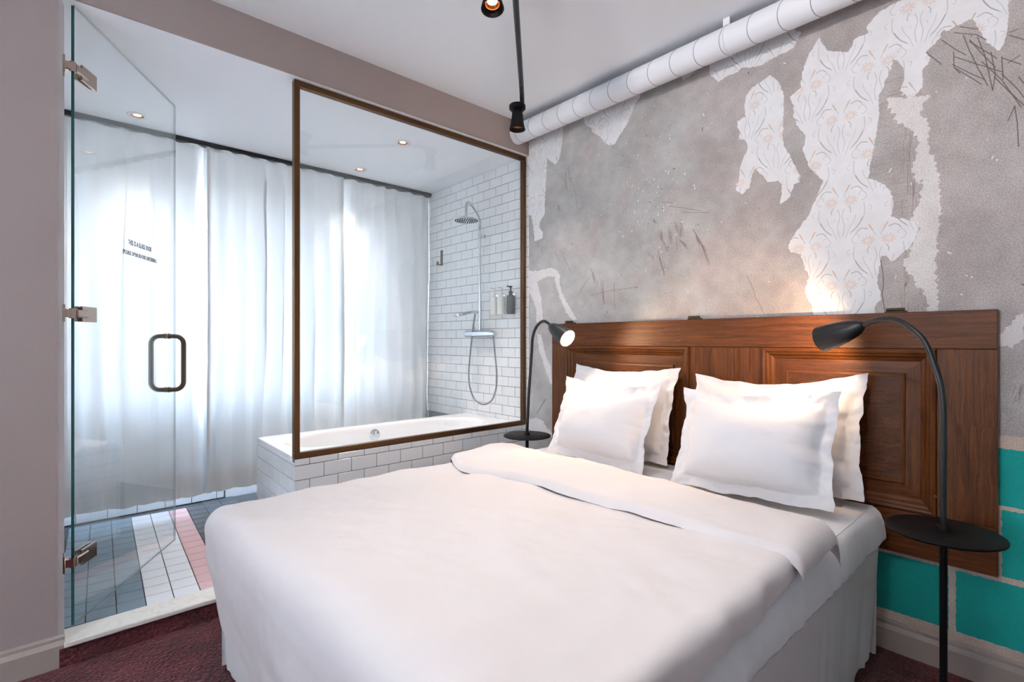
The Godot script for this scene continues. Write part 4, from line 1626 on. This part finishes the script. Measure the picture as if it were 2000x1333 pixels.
# ------------------------------------------------------------------ ceiling lights
func spot(parent: Node, at: Vector3, dir: Vector3, called: String, energy: float) -> void:
	var xf := aim(at, dir)
	var st := begin()
	lathe(st, [Vector2(0, -0.11), Vector2(0.026, -0.11), Vector2(0.028, -0.108), Vector2(0.031, -0.07), Vector2(0.037, -0.03), Vector2(0.044, 0.0), Vector2(0.044, 0.0), Vector2(0.041, 0.0), Vector2(0.041, 0.0), Vector2(0.038, -0.014), Vector2(0.028, -0.02)], 32, xf)
	var body := put(st, called, M.black, parent)
	st = begin()
	lathe(st, [Vector2(0.028, -0.02), Vector2(0.026, -0.03), Vector2(0.02, -0.034)], 28, xf)
	put(st, "reflector_ring", M.copper, body)
	st = begin()
	lathe(st, [Vector2(0.02, -0.033), Vector2(0.012, -0.029), Vector2(0.0, -0.028)], 28, xf)
	put(st, "lamp_lens", M.spot_glow, body)
	st = begin()
	lathe(st, [Vector2(0, -0.136), Vector2(0.042, -0.136), Vector2(0.045, -0.133), Vector2(0.045, -0.114), Vector2(0.042, -0.1105), Vector2(0, -0.1105)], 28, xf)
	put(st, "knuckle_disc", M.black, body)
	var l := SpotLight3D.new()
	l.name = "spot_light"
	l.transform = Transform3D(Basis.looking_at(dir, Vector3.RIGHT if absf(dir.y) > 0.9 else Vector3.UP), at - dir.normalized() * 0.012)
	l.light_color = Color(1.0, 0.97, 0.95)
	l.light_energy = energy
	l.light_size = 0.02
	l.spot_angle = 52.0
	l.spot_angle_attenuation = 1.0
	l.spot_range = 9.0
	l.spot_attenuation = 2.0
	l.shadow_enabled = true
	parent.add_child(l, true)


func track_light() -> void:
	var end := Vector3(1.905, 2.50, -2.026)
	var t := thing("track_light", "black ceiling light pipe with swivelling spot heads", "ceiling light", end)
	var u := Vector3(-0.7085, 0, 0.7057)
	var st := begin()
	var start := u * 2.6
	tube(st, smooth_path([start, u * 1.6, u * 0.3, u * 0.12 + Vector3(0, -0.004, 0), u * 0.04 + Vector3(0, -0.02, 0), Vector3(0.0, -0.06, 0.0)], 4), 0.0125, 14)
	put(st, "pipe", M.black_gloss, t)
	for s in [1.3, 2.5]:
		st = begin()
		tube(st, [u * s + Vector3(0, 0.0, 0), u * s + Vector3(0, CEIL - 2.50, 0)], 0.006, 10)
		tube(st, [u * s + Vector3(0, CEIL - 2.508, 0), u * s + Vector3(0, CEIL - 2.50, 0)], 0.03, 20)
		put(st, "ceiling_mount", M.black, t)
	spot(t, Vector3(-0.018, -0.178, -0.02), Vector3(0.0, -1, 0.0), "spot_head", SPOT * 0.6)
	var side := Vector3(0.7057, 0, 0.7085)
	for q in [[0.86, -0.085, Vector3(-0.10, -1, 0.16), 1.0], [1.66, 0.09, Vector3(-0.2, -1, 0.2), 1.0], [2.45, -0.09, Vector3(1.0, -0.08, -0.2), 2.4]]:
		var at: Vector3 = u * q[0] + side * q[1] + Vector3(0, -0.075, 0)
		var dir: Vector3 = q[2].normalized()
		spot(t, at, dir, "spot_head", SPOT * q[3])
		st = begin()
		tube(st, [u * q[0], u * q[0] + side * q[1] * 0.5 + Vector3(0, 0.045, 0), at - dir * 0.12], 0.006, 8)
		put(st, "swivel_arm", M.black, t)


func downlights() -> void:
	for q in [[Vector3(0.337, LINTEL, -3.45), "round recessed ceiling light over the glass door", 0.5], [Vector3(1.616, LINTEL, -2.81), "round recessed ceiling light close to the brass screen", 2.6], [Vector3(1.64, LINTEL, -3.46), "round recessed ceiling light beside the curtain rail above the bathtub", 0.5]]:
		var t := thing("recessed_light", q[1], "ceiling light", q[0], "recessed bathroom ceiling lights")
		var st := begin()
		lathe(st, [Vector2(0.03, -0.0005), Vector2(0.032, -0.006), Vector2(0.04, -0.0065), Vector2(0.046, -0.004), Vector2(0.047, -0.0003)], 36)
		put(st, "trim_ring", M.enamel, t)
		st = begin()
		lathe(st, [Vector2(0.031, -0.0045), Vector2(0.025, -0.002), Vector2(0.019, -0.001)], 32)
		put(st, "reflector", M.copper, t)
		st = begin()
		lathe(st, [Vector2(0.019, -0.0012), Vector2(0.012, -0.0022), Vector2(0.0, -0.0024)], 28)
		put(st, "lamp_lens", M.down_glow, t)
		var l := SpotLight3D.new()
		l.name = "down_light"
		l.position = Vector3(0, -0.012, 0)
		l.rotation.x = -PI / 2.0
		l.light_color = Color(1.0, 0.95, 0.90)
		l.light_energy = DOWN * q[2]
		l.light_size = 0.03
		l.spot_angle = 38.0
		l.spot_angle_attenuation = 1.0
		l.spot_range = 6.0
		l.spot_attenuation = 2.0
		l.shadow_enabled = true
		t.add_child(l)
